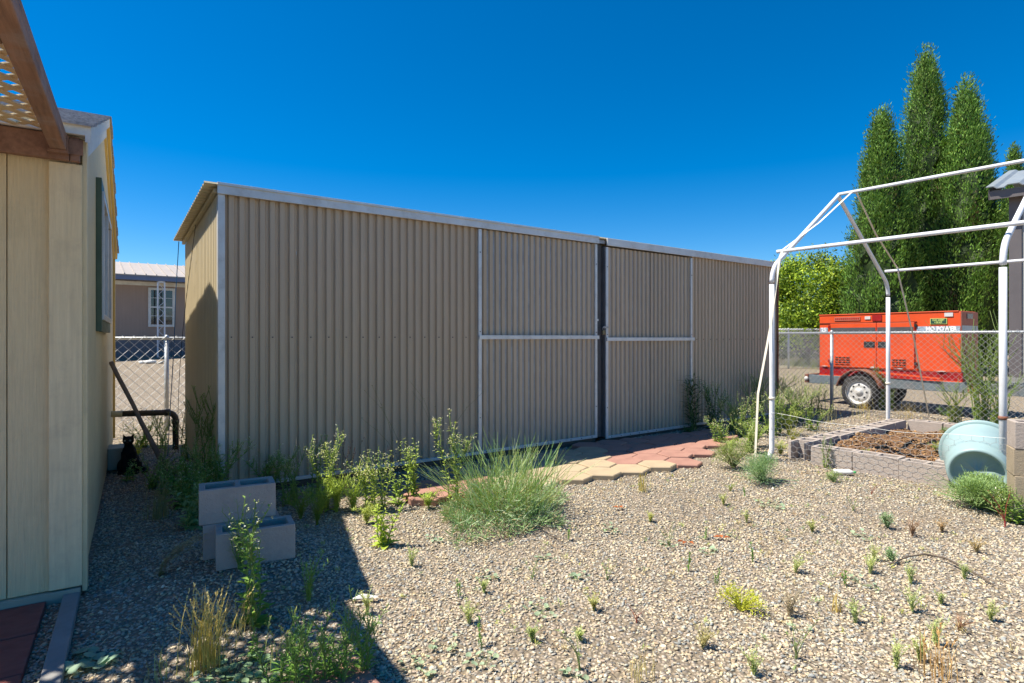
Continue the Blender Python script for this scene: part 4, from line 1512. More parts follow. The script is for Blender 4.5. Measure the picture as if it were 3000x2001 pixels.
def leafy_weed(h, stems=3, spread=.35, leaf_l=.07, leaf_w=.03, n_leaf=14, col=G_LEAF, flower=None, stem_col=(.20, .28, .09), rosette=6, narrow_top=.35, branch=3):
    S, Lf, Fl = MB(), MB(), MB()
    stems, n_leaf, leaf_l, leaf_w = int(stems * 1.35 + .5), int(n_leaf * 1.5), leaf_l * 1.12, leaf_w * 1.2
    for k in range(stems):
        hh = h * random.uniform(.7, 1.0) if k else h
        lean = rand_dir(0, 0) * hh * spread * 1.35 * random.uniform(.15, 1)
        base = Vector((random.uniform(-1, 1), random.uniform(-1, 1), 0)) * .02 * stems ** .5
        pts = stem_path(hh, lean, .08, 8, base)
        S.tube(pts, [.0038 * (1 - .75 * i / 7) * (1 + h) for i in range(8)], 5, False, jcol(stem_col))
        az = random.uniform(0, 6.28)
        for i in range(n_leaf):
            t = .06 + .9 * i / n_leaf
            idx = t * 7
            p = pts[int(idx)].lerp(pts[min(int(idx) + 1, 7)], idx % 1)
            az += 2.4
            sz = (1 - t) ** .6 * (1 - narrow_top) + narrow_top
            leaf(Lf, p, rand_dir(.25, .9, az), leaf_l * sz * random.uniform(.7, 1.15), leaf_w * sz * random.uniform(.7, 1.1), jcol(col), .2, .3)
        tips = [pts[-1]]
        for b in range(branch):
            i0 = random.randint(4, 6)
            dirb = (pts[i0] - pts[i0 - 1]).normalized() + rand_dir(0, .4) * .6
            q = [pts[i0] + dirb.normalized() * hh * .22 * t + Vector((0, 0, .06 * hh * t * t)) for t in (0, .5, 1)]
            S.tube(q, .0016 * (1 + h), 4, False, jcol(stem_col))
            for qq in (q[1], q[2], q[1].lerp(q[2], .5), q[0].lerp(q[1], .5)):
                leaf(Lf, qq, rand_dir(.2, 1.0), leaf_l * .35, leaf_w * .3, jcol(col))
            tips.append(q[2])
        if flower:
            for tp in tips:
                for _ in range(5):
                    p = tp + Vector((random.gauss(0, .012), random.gauss(0, .012), random.uniform(-.06, .01)))
                    d = rand_dir(-.1, 1.0)
                    leaf(Fl, p, d, random.uniform(.014, .024), .007, jcol(flower, .15), .3, 0)
                    if random.random() < .4:
                        leaf(Fl, p + d * .018, rand_dir(-.2, 1), .009, .009, jcol((.72, .70, .60), .1), .1, 0)
    for r in range(rosette):
        leaf(Lf, Vector((0, 0, .008)), rand_dir(.05, .5), leaf_l * random.uniform(.9, 1.4), leaf_w * random.uniform(1.0, 1.5), jcol(col), .15, .2)
    return [('stems', S, 'leaf'), ('leaves', Lf, 'leaf')] + ([('flowers', Fl, 'leaf')] if flower else [])


def feather(h, stems=10, spread=.6, col=G_GREY, fine=.022, n=22, width=.0035, stem_col=None):
    """Fine feathery foliage: short needle leaflets all along thin stems."""
    S, Lf = MB(), MB()
    for k in range(stems):
        hh = h * random.uniform(.6, 1.0)
        pts = stem_path(hh, rand_dir(0, 0) * hh * spread * random.uniform(.1, 1), .07, 6)
        S.tube(pts, [.0020 * (1 + h) * (1 - .7 * i / 5) for i in range(6)], 4, False, jcol(stem_col or col))
        for i in range(n):
            t = random.uniform(.12, 1)
            idx = min(t * 5, 4.999)
            p = pts[int(idx)].lerp(pts[int(idx) + 1], idx % 1)
            leaf(Lf, p, rand_dir(.1, 1.1), fine * random.uniform(.6, 1.2), width, jcol(col), .1, .05)
    return [('stems', S, 'leaf'), ('leaves', Lf, 'leaf')]


def mound(w, h, n=1400, col=G_GREY, leaf_l=.016, leaf_w=.005, wisps=0, core=60):
    """A low rounded bush of many small leaves on branching twigs."""
    S, Lf = MB(), MB()
    lumps = [Vector((random.uniform(-1, 1) * w * .28, random.uniform(-1, 1) * w * .28, h * random.uniform(.3, .62))) for _ in range(9)]
    for k in range(core):
        c = random.choice(lumps)
        tip = c + rand_dir(-.1, 1.4) * w * random.uniform(.10, .24)
        tip.z = max(tip.z, .01)
        mid = Vector((tip.x * .4, tip.y * .4, tip.z * .55))
        S.tube([Vector((0, 0, 0)), mid, tip], [.003, .002, .0012], 4, False, jcol(tuple(x_ * .8 for x_ in col)))
    for k in range(n):
        c = random.choice(lumps)
        d = rand_dir(-.5, 1.5)
        p = c + Vector((d.x * w * .25, d.y * w * .25, d.z * h * .42)) * random.uniform(.35, 1.05)
        if p.z < .004:
            p.z = random.uniform(.004, .03)
        leaf(Lf, p, (d + rand_dir(-.5, 1) * .8), leaf_l * random.uniform(.6, 1.3), leaf_w, jcol(col, .25), .15, .1)
    for k in range(wisps):
        d = rand_dir(.1, .8)
        S.tube([Vector((0, 0, .02)), d * w * .4 + Vector((0, 0, .02)), d * w * random.uniform(.55, .85)], [.002, .0015, .001], 4, False, jcol(col))
    return [('twigs', S, 'leaf'), ('leaves', Lf, 'leaf')]


def grass(h, blades=60, spread=.5, col=STRAW, base_r=.03, heads=0, lean=Vector((0, 0, 0)), width=.0035, head_col=None):
    B, H = MB(), MB()
    for k in range(blades):
        hh = h * random.uniform(.45, 1.0)
        base = Vector((random.gauss(0, base_r), random.gauss(0, base_r), 0))
        ln = rand_dir(0, 0) * hh * spread * random.uniform(.1, 1) + lean * hh
        pts = [base + Vector((ln.x * t * t, ln.y * t * t, hh * (t - .22 * t * t * (ln.length / (hh + 1e-6))))) for t in (0, .35, .7, 1)]
        side = Vector((-ln.y, ln.x, 0))
        side = side.normalized() if side.length > 1e-5 else Vector((1, 0, 0))
        c = jcol(col, .25)
        w = width * random.uniform(.7, 1.2)
        v = []
        for p, q in zip(pts, (1, .9, .6, .08)):
            v += [p - side * w * q * .5, p + side * w * q * .5]
        B.add(v, [(0, 1, 3, 2), (2, 3, 5, 4), (4, 5, 7, 6)], c)
        if k < heads:
            for q in range(14):
                p = pts[2].lerp(pts[3], random.uniform(.2, 1.1))
                leaf(H, p, (pts[3] - pts[2]).normalized() + rand_dir(-.2, .9) * .45, random.uniform(.010, .018), .005, jcol(head_col or col, .2), .2, 0)
    return [('blades', B, 'dry')] + ([('seed_heads', H, 'dry')] if heads else [])


def clover(r, n=16, col=(.33, .45, .29), size=.017):
    Lf = MB()
    for k in range(n):
        a, q = random.uniform(0, 6.28), r * math.sqrt(random.random())
        p = Vector((math.cos(a) * q, math.sin(a) * q, random.uniform(.012, .028)))
        s = size * random.uniform(.6, 1.2)
        t = Vector((random.gauss(0, .25), random.gauss(0, .25), 1)).normalized()
        u = t.orthogonal().normalized()
        w = t.cross(u)
        m = 9
        v = [p] + [p + (u * math.cos(6.283 * i / m) + w * math.sin(6.283 * i / m)) * s * (1 - (.35 if i == 0 else 0)) + t * .003 for i in range(m)]
        Lf.add(v, [(0, 1 + i, 1 + (i + 1) % m) for i in range(m)], jcol(col, .15))
        Lf.tube([(0, 0, 0), p], .0009, 3, False, jcol((.25, .3, .15)))
    return [('leaves', Lf, 'leaf')]


def forked(h, col=(.18, .26, .08), stem_col=(.22, .28, .10), n=4, leaves=10, leaf_c=None):
    S, Lf = MB(), MB()
    for k in range(n):
        pts = stem_path(h * random.uniform(.6, 1), rand_dir(0, 0) * h * .45, .06, 6)
        S.tube(pts, [.0026, .0022, .0018, .0015, .0012, .0009], 4, False, jcol(stem_col))
        for i in range(leaves):
            p = pts[random.randint(1, 5)]
            leaf(Lf, p, rand_dir(.1, 1.0), random.uniform(.010, .022), .005, jcol(leaf_c or col))
    return [('stems', S, 'leaf'), ('leaves', Lf, 'leaf')]


def spike(h, col=(.16, .30, .06)):
    Lf = MB()
    for k in range(2):
        pts = stem_path(h * (1 - .3 * k), rand_dir(0, 0) * h * .12, .03, 5, Vector((random.uniform(-.01, .01), random.uniform(-.01, .01), 0)))
        Lf.tube(pts, .002, 4, False, jcol(col))
        for i in range(18):
            t = random.uniform(.1, 1)
            idx = min(t * 4, 3.99)
            p = pts[int(idx)].lerp(pts[int(idx) + 1], idx % 1)
            leaf(Lf, p, rand_dir(.5, 1.3), .022, .006, jcol(col))
    return [('leaves', Lf, 'leaf')]


def broom(w, h):
    """Leafless broom-like bush: a dense mound of thin green twigs with long upright wands."""
    S, T = MB(), MB()
    for k in range(180):
        a = random.uniform(0, 6.28)
        q = random.random() ** .5
        b0 = Vector((math.cos(a), math.sin(a), 0)) * w * .30 * q
        d = b0 * random.uniform(.3, 1.1) + rand_dir(0, 0) * w * .12 + Vector((.10, .02, 0)) * random.uniform(0, 1.6)
        hh = h * random.uniform(.5, 1.0) * (1 - .30 * q * q)
        c = jcol(random.choice([(.30, .44, .15), (.40, .52, .23), (.48, .55, .34), (.38, .44, .13)]), .25)
        pts = []
        wob = Vector((0, 0, 0))
        for t in (0, .25, .5, .75, 1):
            wob = wob + Vector((random.gauss(0, .012), random.gauss(0, .012), 0))
            pts.append(b0 + d * (t ** 1.5) + wob + Vector((0, 0, hh * (t - .10 * t * t))))
        S.tube(pts, [.0030, .0026, .0021, .0017, .0010], 3, False, c)
        for _ in range(3):
            i0 = random.randint(1, 3)
            dd = (pts[i0 + 1] - pts[i0]).normalized() + rand_dir(0, .6) * .5
            p = pts[i0]
            S.tube([p, p + dd * h * .10, p + dd * h * .20 + Vector((0, 0, .02))], [.0018, .0015, .0008], 3, False, c)
    for k in range(4400):
        a = random.uniform(0, 6.28)
        q = random.random() ** .55
        lobe = .82 + .22 * math.sin(2 * a + 1.1) + .16 * math.sin(5 * a + .4) + .10 * math.sin(9 * a)
        p = Vector((math.cos(a) * w * .54 * q * lobe, math.sin(a) * w * .54 * q * lobe, random.uniform(0, h * .40) * (1 - .85 * q * q) * (.75 + .35 * math.sin(3 * a + 8 * q)) + .01))
        d = rand_dir(-.1, 1.2) + Vector((math.cos(a), math.sin(a), 0)) * .5
        d.normalize()
        ln = random.uniform(.035, .085)
        T.tube([p, p + d * ln * .5, p + d * ln + Vector((random.gauss(0, .006), random.gauss(0, .006), random.gauss(0, .006)))], [.0024, .0020, .0012], 3, False,
               jcol(random.choice([(.29, .44, .19), (.37, .50, .26), (.21, .35, .13), (.48, .56, .38), (.50, .45, .26)]), .2))
    return [('wands', S, 'leaf'), ('twigs', T, 'leaf')]


def plant(name, label, cat, px, py, parts, group=None, rz=None, pos=None):
    p = pos if pos is not None else ground_at(px, py)
    rz = random.uniform(0, 6.28) if rz is None else rz
    parts = [q for q in parts if q[1].v]
    if len(parts) == 1:
        o = parts[0][1].build(name, M[parts[0][2]])
        o.location = p
        o.rotation_euler = (0, 0, rz)
        tag(o, label, cat, group)
    else:
        o = thing(name, label, cat, p, rz, group)
        for nm, mb, mt in parts:
            q_ = mb.build(nm, M[mt], o)
            if nm in ('flowers', 'seed_heads', 'blades'):
                q_['kind'] = 'stuff'
    return o


FLW = (.50, .52, .26)
GF = 'weeds before the block stack'
plant('leafy_weed', 'tall leafy weed with pale tips in front of the small block stack', 'weed', 745, 1835,
      leafy_weed(.50, 3, .30, .085, .034, 14, (.18, .31, .06), FLW, rosette=9), GF)
plant('feathery_weed', 'feathery green weed growing against the lower front block of the stack', 'weed', 705, 1668, feather(.36, 12, .42, (.20, .30, .075), .05, 34, .003), GF)
plant('grass_tuft', 'golden grass tuft with seed heads in the lower left shade', 'grass', 600, 1960, grass(.33, 130, .42, (.46, .37, .10), .035, 40, head_col=(.60, .50, .22)), GF)
plant('low_plant', 'low grey green mound of round leaves under the golden grass tuft', 'plant', 680, 2000, clover(.17, 95, (.26, .38, .20), .016), GF)
for i, (px, py, h, lab) in enumerate(((850, 2010, .23, 'leftmost narrow leaved weed over the red paver at the bottom edge'), (935, 2000, .24, 'middle narrow leaved weed over the red paver at the bottom edge'),
                                      (1035, 1985, .26, 'right narrow leaved weed over the red paver at the bottom edge'))):
    plant('narrow_leaf_weed', lab, 'weed', px, py, leafy_weed(h, 7, .45, .060, .0075, 20, (.17, .32, .055), None, rosette=8), GF)
plant('feathery_weed', 'bright feathery weed in the shade between tall leafy weed and sunlit gravel', 'weed', 905, 1765, feather(.22, 11, .75, (.24, .36, .075), .035, 22, .0045), GF)
plant('dry_grass', 'bent straw grass clump left of the block stack', 'grass', 470, 1685, grass(.27, 70, .22, (.38, .32, .13), .012, 20, Vector((.75, .25, 0)), head_col=(.42, .34, .17)), GF, rz=0)
plant('dry_grass', 'dry pale grass clump between house and block stack', 'grass', 465, 1520, grass(.30, 110, .30, (.30, .28, .13), .04, 20, Vector((.15, .1, 0))), GF, rz=0)
plant('sprout', 'small bright sprout right of the golden grass tuft', 'sprout', 740, 1930, leafy_weed(.10, 2, .3, .03, .012, 8, (.25, .40, .08), None, rosette=4), GF)
plant('dry_grass', 'thin dry seed stalks right of the golden grass tuft', 'grass', 690, 1870, grass(.22, 24, .5, (.42, .36, .15), .04, 12), GF)
plant('dry_grass', 'yellow seed stalks left of the red paver', 'grass', 815, 1950, grass(.20, 20, .5, (.40, .42, .14), .05, 8), GF)
plant('round_leaf_plant', 'flat round leaves on the gravel at the bottom left', 'plant', 215, 1955, clover(.10, 16, (.26, .38, .27), .024), GF)
plant('round_leaf_plant', 'flat round leaves beside the grey edging board', 'plant', 300, 1948, clover(.07, 8, (.26, .38, .27), .024), GF)
plant('grass_tuft', 'small yellow grass at the foot of the golden tuft', 'grass', 520, 1990, grass(.12, 40, .8, (.36, .36, .12), .06), GF)

GP = 'weeds in the passage behind the stack'
plant('leafy_weed', 'broad leaved green weed at the foot of the leaning pole', 'weed', 545, 1480, leafy_weed(.34, 7, .6, .11, .052, 11, (0.203, 0.362, 0.080), (0.522, 0.580, 0.290), rosette=10), GP)
plant('leafy_weed', 'leafy weed with grey leaves left of the upper stack block', 'weed', 560, 1545, leafy_weed(.30, 5, .5, .09, .035, 12, (0.290, 0.406, 0.189), None, rosette=9), GP)
plant('leafy_weed', 'tall flowering weed at the shed corner', 'weed', 600, 1440, leafy_weed(.80, 5, .22, .07, .022, 20, (0.217, 0.348, 0.087), FLW, rosette=6, branch=6), GP)
plant('leafy_weed', 'tall thin weed right of the shed corner trim', 'weed', 660, 1432, leafy_weed(.72, 5, .20, .06, .018, 20, (0.232, 0.377, 0.094), FLW, rosette=6, branch=6), GP)
plant('leafy_weed', 'weed with pale tips behind the upper stack block', 'weed', 730, 1425, leafy_weed(.52, 5, .25, .06, .02, 16, (0.246, 0.392, 0.102), FLW, rosette=6, branch=5), GP)
plant('leafy_weed', 'drooping weed in front of the black cat', 'weed', 372, 1412, leafy_weed(.13, 3, .45, .05, .020, 12, (0.203, 0.362, 0.102), None, rosette=5), GP)
plant('leafy_weed', 'sprawling weed left of the leaning pole foot', 'weed', 455, 1430, leafy_weed(.34, 6, .6, .06, .022, 16, (0.246, 0.392, 0.109), FLW, rosette=9), GP)
plant('leafy_weed', 'sunlit weed beyond the brown drain pipe', 'weed', 420, 1310, leafy_weed(.30, 8, .7, .06, .028, 16, (0.406, 0.522, 0.116), None, rosette=8), GP)
plant('leafy_weed', 'sunlit weed under the drain pipe elbow', 'weed', 475, 1315, leafy_weed(.45, 6, .4, .06, .022, 18, (0.377, 0.522, 0.116), None, rosette=8), GP)
plant('leafy_weed', 'yellowing weed behind the black cat', 'weed', 390, 1335, leafy_weed(.18, 6, .8, .06, .028, 12, (0.600, 0.600, 0.087), None, rosette=8), GP)
plant('leafy_weed', 'green weed at the back corner of the shed', 'weed', 552, 1345, leafy_weed(.55, 6, .3, .055, .02, 18, (0.319, 0.478, 0.116), FLW, rosette=6), GP)

GS = 'weeds along the shed front'
YG = (.38, .47, .085)
plant('leafy_weed', 'weed right of the block stack against the shed wall', 'weed', 855, 1478, leafy_weed(0.41, 6, .28, .06, .02, 18, (.19, .30, .075), FLW, rosette=8), GS)
plant('leafy_weed', 'lone thin weed stalk against the shed between stack and flowering weeds', 'weed', 925, 1455, leafy_weed(0.43, 3, .25, .07, .024, 14, (.17, .28, .07), FLW, rosette=6), GS)
plant('feathery_weed', 'dense yellow green weed at the shadow edge of the shed', 'weed', 985, 1500, feather(.34, 26, .75, YG, .045, 30, .0055), GS)
plant('leafy_weed', 'tall flowering weed above the dense yellow green weed', 'weed', 965, 1495, leafy_weed(0.57, 4, .30, .06, .022, 16, YG, (.55, .56, .30), rosette=6, branch=6), GS)
plant('feathery_weed', 'fine ferny weed in the shade left of the gravel edge', 'weed', 930, 1540, feather(.28, 14, .55, (.20, .27, .05), .045, 28, .004), GS)
plant('leafy_weed', 'bushy flowering weed left of the red hexagon pavers', 'weed', 1095, 1500, leafy_weed(0.43, 8, .34, .055, .022, 16, YG, (.56, .56, .30), rosette=8, branch=5), GS)
plant('leafy_weed', 'small bright weed in the gravel left of the broom bush', 'weed', 1130, 1600, leafy_weed(0.28, 3, .25, .075, .030, 12, (.40, .50, .075), None, rosette=8), GS)
plant('leafy_weed', 'weed with upright leaves at the left end of the red pavers', 'weed', 1215, 1468, leafy_weed(0.48, 4, .22, .075, .030, 14, (.34, .45, .085), (.52, .55, .25), rosette=8), GS)
plant('leafy_weed', 'tallest flowering weed beside the broom bush', 'weed', 1330, 1475, leafy_weed(0.64, 3, .18, .075, .030, 18, (.34, .43, .10), (.60, .58, .34), rosette=7, branch=7), GS)
plant('leafy_weed', 'small leafy weed on the red pavers by the broom bush', 'weed', 1160, 1478, leafy_weed(0.19, 2, .25, .075, .034, 7, (.30, .42, .08), None, rosette=3), GS)
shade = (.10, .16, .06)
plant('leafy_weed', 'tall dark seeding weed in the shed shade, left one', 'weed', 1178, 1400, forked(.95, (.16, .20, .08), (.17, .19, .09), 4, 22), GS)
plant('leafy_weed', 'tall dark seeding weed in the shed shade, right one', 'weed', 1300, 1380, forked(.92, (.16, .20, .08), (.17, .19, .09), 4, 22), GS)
plant('red_grass', 'grass with dark red plumes against the shed wall', 'grass', 1000, 1452, grass(.55, 34, .42, (.26, .21, .11), .05, 18, head_col=(.16, .05, .045), width=.003), GS)
plant('red_grass', 'small grass with red plumes right of the other plumes', 'grass', 1135, 1420, grass(.34, 14, .4, (.24, .20, .10), .04, 8, head_col=(.17, .055, .05), width=.003), GS)
for (px, py, h, n_, c_, lab) in ((940, 1505, .26, 22, (.36, .46, .08), 'sprawling bright weed at the shadow edge left of the flowering weeds'), (1035, 1500, .30, 24, (.38, .48, .09), 'sprawling bright weed between the two flowering weeds'),
                             (880, 1520, .24, 16, (.24, .32, .06), 'feathery weed in the shade right of the block stack'), (1075, 1535, .14, 14, (.36, .42, .10), 'low yellow weed spreading on the gravel edge'),
                             (1255, 1490, .16, 14, (.36, .46, .09), 'low bright weed at the broom bush left foot')):
    plant('feathery_weed', lab, 'weed', px, py, feather(h, n_, 1.05, c_, .04, 26, .006), GS)
plant('broom_bush', 'large wispy green broom bush in front of the left shed door', 'bush', 1480, 1508, broom(1.06, .68))
plant('grass_tuft', 'small yellow grass tuft growing between the tan pavers', 'grass', 1878, 1385, grass(.17, 44, .35, (.50, .42, .13), .02, 8), GS, pos=ground_at(1882, 1440) + Vector((0, 0, .0)))
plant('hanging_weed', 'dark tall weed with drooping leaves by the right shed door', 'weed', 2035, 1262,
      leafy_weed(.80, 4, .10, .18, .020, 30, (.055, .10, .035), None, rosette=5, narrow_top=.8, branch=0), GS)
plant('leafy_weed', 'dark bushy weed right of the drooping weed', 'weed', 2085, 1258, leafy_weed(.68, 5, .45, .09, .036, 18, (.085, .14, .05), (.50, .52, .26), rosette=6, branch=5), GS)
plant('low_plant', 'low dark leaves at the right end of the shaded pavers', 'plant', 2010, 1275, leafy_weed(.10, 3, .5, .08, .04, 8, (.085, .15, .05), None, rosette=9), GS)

GR = 'weeds around the near canopy post'
plant('leafy_weed', 'bright leafy weed at the right end of the red pavers', 'weed', 2105, 1305, leafy_weed(.34, 6, .5, .06, .025, 16, (.24, .36, .085), (.55, .56, .30), rosette=8), GR)
plant('leafy_weed', 'bushy flowering weed between shed end and strap', 'weed', 2175, 1280, leafy_weed(.52, 9, .5, .055, .022, 18, (.25, .36, .085), (.56, .56, .32), rosette=8, branch=5), GR)
plant('leafy_weed', 'dense weed behind the near canopy post', 'weed', 2270, 1275, leafy_weed(.60, 10, .5, .055, .022, 20, (.26, .36, .085), (.52, .54, .28), rosette=8, branch=4), GR)
plant('leafy_weed', 'spreading weed right of the near canopy post', 'weed', 2335, 1240, leafy_weed(.62, 11, .7, .055, .020, 20, (.25, .34, .08), (.50, .52, .26), rosette=8, branch=4), GR)
plant('leafy_weed', 'weed at the corner of the shed near the canopy post', 'weed', 2225, 1235, leafy_weed(.72, 8, .4, .055, .022, 20, (.24, .35, .085), (.52, .54, .28), rosette=8, branch=4), GR)
plant('feathery_weed', 'yellowish weed between the post foot and the raised bed', 'weed', 2325, 1310, feather(.30, 20, .8, (.34, .34, .09), .035, 24, .0045), GR)
plant('bush', 'olive mound at the right end of the red pavers', 'bush', 2150, 1372, mound(.46, .30, 3200, (.27, .32, .12), .020, .006), GR)
plant('bush', 'grey green feathery mound in front of the strap foot', 'bush', 2232, 1415, mound(.44, .26, 4200, (.22, .33, .16), .022, .005, 24), GR)
plant('low_plant', 'small trailing weed left of the grey green mound', 'plant', 2140, 1440, feather(.08, 10, 1.3, (.30, .36, .10), .02, 12, .004), GR)
plant('grass_tuft', 'sparse dry weed behind the raised bed by the fence', 'weed', 2430, 1240, grass(.38, 30, .3, (.45, .42, .16), .09, 14), GR)
plant('grass_tuft', 'dry yellow stalks behind the raised bed centre', 'weed', 2530, 1228, grass(.34, 26, .3, (.48, .42, .15), .08, 10), GR)
plant('leafy_weed', 'thin weed before the fence post', 'weed', 2405, 1215, leafy_weed(.40, 5, .35, .05, .016, 14, (.28, .33, .10), None), GR)
plant('leafy_weed', 'thin sprig against the front block of the bed', 'weed', 2428, 1372, leafy_weed(.30, 3, .2, .04, .016, 14, (.24, .33, .09), None, rosette=2), GR)

for (px, py, h, st, lab) in ((2195, 1325, .34, 8, 'leafy green weed at the strap foot beside the grey green mound'), (2300, 1250, .50, 10, 'flowering weed between near canopy post and bed corner'),
                             (2380, 1262, .34, 7, 'low weed behind the bed corner blocks'), (2140, 1262, .44, 7, 'weed against the shed wall right of the drooping weed'),
                             (2255, 1205, .60, 9, 'tall weed at the end wall of the shed')):
    plant('leafy_weed', lab, 'weed', px, py, leafy_weed(h, st, .75, .055, .022, 18, jcol((.22, .31, .07), .1), (.50, .52, .26), rosette=9, branch=5), GR)
for (px, py, h, st, lab) in ((500, 1450, .30, 7, 'green weed spreading at the pole foot toward the cat'), (575, 1490, .36, 8, 'bushy weed directly behind the stack left end'),
                             (640, 1470, .50, 8, 'seeding weed behind the stack at the shed corner'), (790, 1440, .40, 6, 'weed behind the right end of the stack')):
    plant('leafy_weed', lab, 'weed', px, py, leafy_weed(h, st, .6, .075, .030, 15, jcol((.17, .27, .06), .1), (.42, .45, .22), rosette=9, branch=4), GP)

for (px, py, h, n_, c_, lab) in ((2140, 1335, .22, 20, (.34, .42, .10), 'sprawling bright weed on the right end of the pavers'), (2215, 1310, .36, 26, (.32, .42, .09), 'sprawling weed between strap and near canopy post'),
                             (2310, 1275, .40, 26, (.33, .40, .09), 'sprawling weed right behind the near canopy post'), (2285, 1335, .18, 16, (.36, .40, .12), 'low yellow weed at the near canopy post foot'),
                             (2375, 1215, .42, 22, (.33, .40, .10), 'sprawling weed left of the fence post')):
    plant('feathery_weed', lab, 'weed', px, py, feather(h, n_, .95, c_, .045, 28, .007), GR)

GFN = 'weeds along the right fence'
plant('leafy_weed', 'bright green bush beside the trailer wheel', 'bush', 2598, 1200, leafy_weed(.78, 16, .42, .075, .016, 30, (.29, .42, .06), None, rosette=10), GFN)
plant('leafy_weed', 'tall wispy yellow green bush right of the generator', 'bush', 2872, 1235, leafy_weed(1.55, 18, .34, .085, .014, 38, (.30, .41, .06), None, rosette=10), GFN)
plant('leafy_weed', 'lower yellow green bush left of the tall wispy bush', 'bush', 2800, 1240, leafy_weed(.62, 12, .6, .07, .014, 24, (.33, .38, .07), None, rosette=10), GFN)
plant('leafy_weed', 'green weed at the right fence behind the tub', 'weed', 2920, 1250, leafy_weed(.85, 12, .4, .07, .014, 26, (.28, .38, .06), None, rosette=10), GFN)
plant('grass_tuft', 'orange dry tuft under the trailer wheel', 'grass', 2530, 1202, grass(.22, 40, .35, (.52, .36, .09), .05), GFN)
plant('grass_tuft', 'dry yellow grass below the fence', 'grass', 2655, 1225, grass(.30, 50, .5, (.46, .36, .12), .12, 10), GFN)
plant('low_plant', 'small green weed below the trailer shadow', 'plant', 2770, 1218, leafy_weed(.14, 6, .9, .06, .02, 10, (.22, .34, .10), None), GFN)
for i, (px, py, h, lab) in enumerate(((2320, 1075, .45, 'green weeds at the foot of the far fence post'), (2370, 1080, .4, 'grassy weeds below the far fence near the generator'),
                                      (2340, 1120, .35, 'yellow green weeds in the lot left of the generator'), (2400, 1160, .4, 'sparse weeds between shed end and trailer bumper'), (2340, 1170, .45, 'pale weeds right of the shed end'))):
    plant('grass_tuft', lab, 'weed', px, py, grass(h, 120, .6, (.30, .34, .10), .28, 20), GFN)
plant('bush', 'fluffy green bush in front of the aqua tub', 'bush', 2868, 1492, mound(.50, .27, 7000, (.25, .36, .14), .030, .0058, 60, 90))
plant('low_plant', 'small weeds growing in the bed mulch at the back', 'weed', 0, 0, mound(.18, .12, 420, (.20, .30, .11), .016, .006), GR, pos=bed_w(.75, 2.45, .09))
plant('low_plant', 'green sprouts in the middle of the bed mulch', 'weed', 0, 0, feather(.10, 18, 1.6, (.27, .34, .08), .03, 12, .005), GR, pos=bed_w(1.0, 1.1, .10))
plant('low_plant', 'small sprout in the mulch near the front blocks', 'weed', 0, 0, feather(.07, 10, 1.4, (.30, .38, .09), .025, 10, .005), GR, pos=bed_w(.62, .35, .09))
plant('leafy_weed', 'yellowish weeds below the block pier', 'weed', 2925, 1500, leafy_weed(.20, 8, .8, .05, .02, 14, (.33, .36, .08), (.6, .6, .5), rosette=8), GR)
plant('leafy_weed', 'green weed at the foot of the block pier', 'weed', 2985, 1535, leafy_weed(.26, 7, .6, .055, .024, 14, (.20, .30, .07), None, rosette=8), GR)
plant('red_stem_weed', 'bare red stemmed weed before the block pier', 'weed', 2945, 1545, forked(.26, (.32, .08, .07), (.36, .06, .06), 4, 7), GR)

# small weeds on the open gravel
GG = 'small weeds scattered on the gravel'
SM = (.36, .40, .17)
for (px, py, h, lab) in ((2506, 1828, .12, 'olive sprout casting a wide shadow, lower right gravel'), (2672, 1795, .13, 'bushy olive sprout right of the wide shadow'), (2740, 1893, .14, 'tall olive sprout beside the orange dry leaves'),
                         (2625, 1960, .13, 'olive sprout near the bottom edge, right of centre'), (2549, 1680, .12, 'olive sprout left of the fallen branch'), (2668, 1712, .11, 'olive sprout below the fallen branch'),
                         (2561, 1645, .10, 'olive sprout at the left tip of the fallen branch'), (2757, 1772, .07, 'tiny olive sprout right of the bushy one'), (2902, 1820, .10, 'olive sprout near the right edge'),
                         (2825, 1697, .09, 'yellowish sprout under the fallen branch right end'), (2208, 1982, .10, 'olive sprout at the bottom edge below the yellow patch'), (2697, 1940, .11, 'olive sprout left of the dry orange stalks'),
                         (2187, 1532, .09, 'small olive sprout below the round leaf patch'), (1418, 1738, .09, 'feathery sprout left of centre on the gravel'), (1375, 1828, .11, 'feathery sprout near the lower centre'),
                         (1207, 1660, .12, 'feathery sprout below the small bright weed'), (1075, 1800, .12, 'small leafy sprout at the white litter piece'), (1700, 1880, .06, 'tiny sprout in the lower centre gravel')):
    plant('sprout', lab, 'sprout', px, py, feather(h, 12, .6, jcol(SM, .12), .016, 20, .0045), GG)
plant('bush', 'round blue green bushlet beside the dry brown weed', 'weed', 2600, 1548, mound(.13, .12, 420, (.26, .37, .19), .012, .005), GG)
plant('bush', 'small blue green bushlet by the fallen branch', 'weed', 2612, 1648, mound(.09, .09, 260, (.25, .37, .18), .012, .005), GG)
plant('bush', 'small green weed before the front blocks of the bed', 'weed', 2445, 1415, mound(.18, .12, 420, (.28, .37, .14), .014, .005), GG)
plant('yellow_weed', 'bright yellow green spreading weed on the gravel', 'weed', 2170, 1790, [(n_, m_, t_) for n_, m_, t_ in mound(.24, .12, 900, (.50, .52, .06), .010, .005)], GG)
plant('dry_weed', 'dry grey brown twiggy weed right of the yellow green weed', 'weed', 2315, 1808, feather(.15, 22, .8, (.40, .33, .22), .02, 14, .002), GG)
plant('dry_weed', 'dry brown weed beside the round bushlet', 'weed', 2672, 1572, feather(.14, 22, .8, (.36, .23, .14), .02, 14, .002), GG)
plant('dry_weed', 'dry reddish weed in the lower right gravel', 'weed', 2810, 1850, feather(.08, 16, 1.2, (.36, .22, .14), .02, 12, .002), GG)
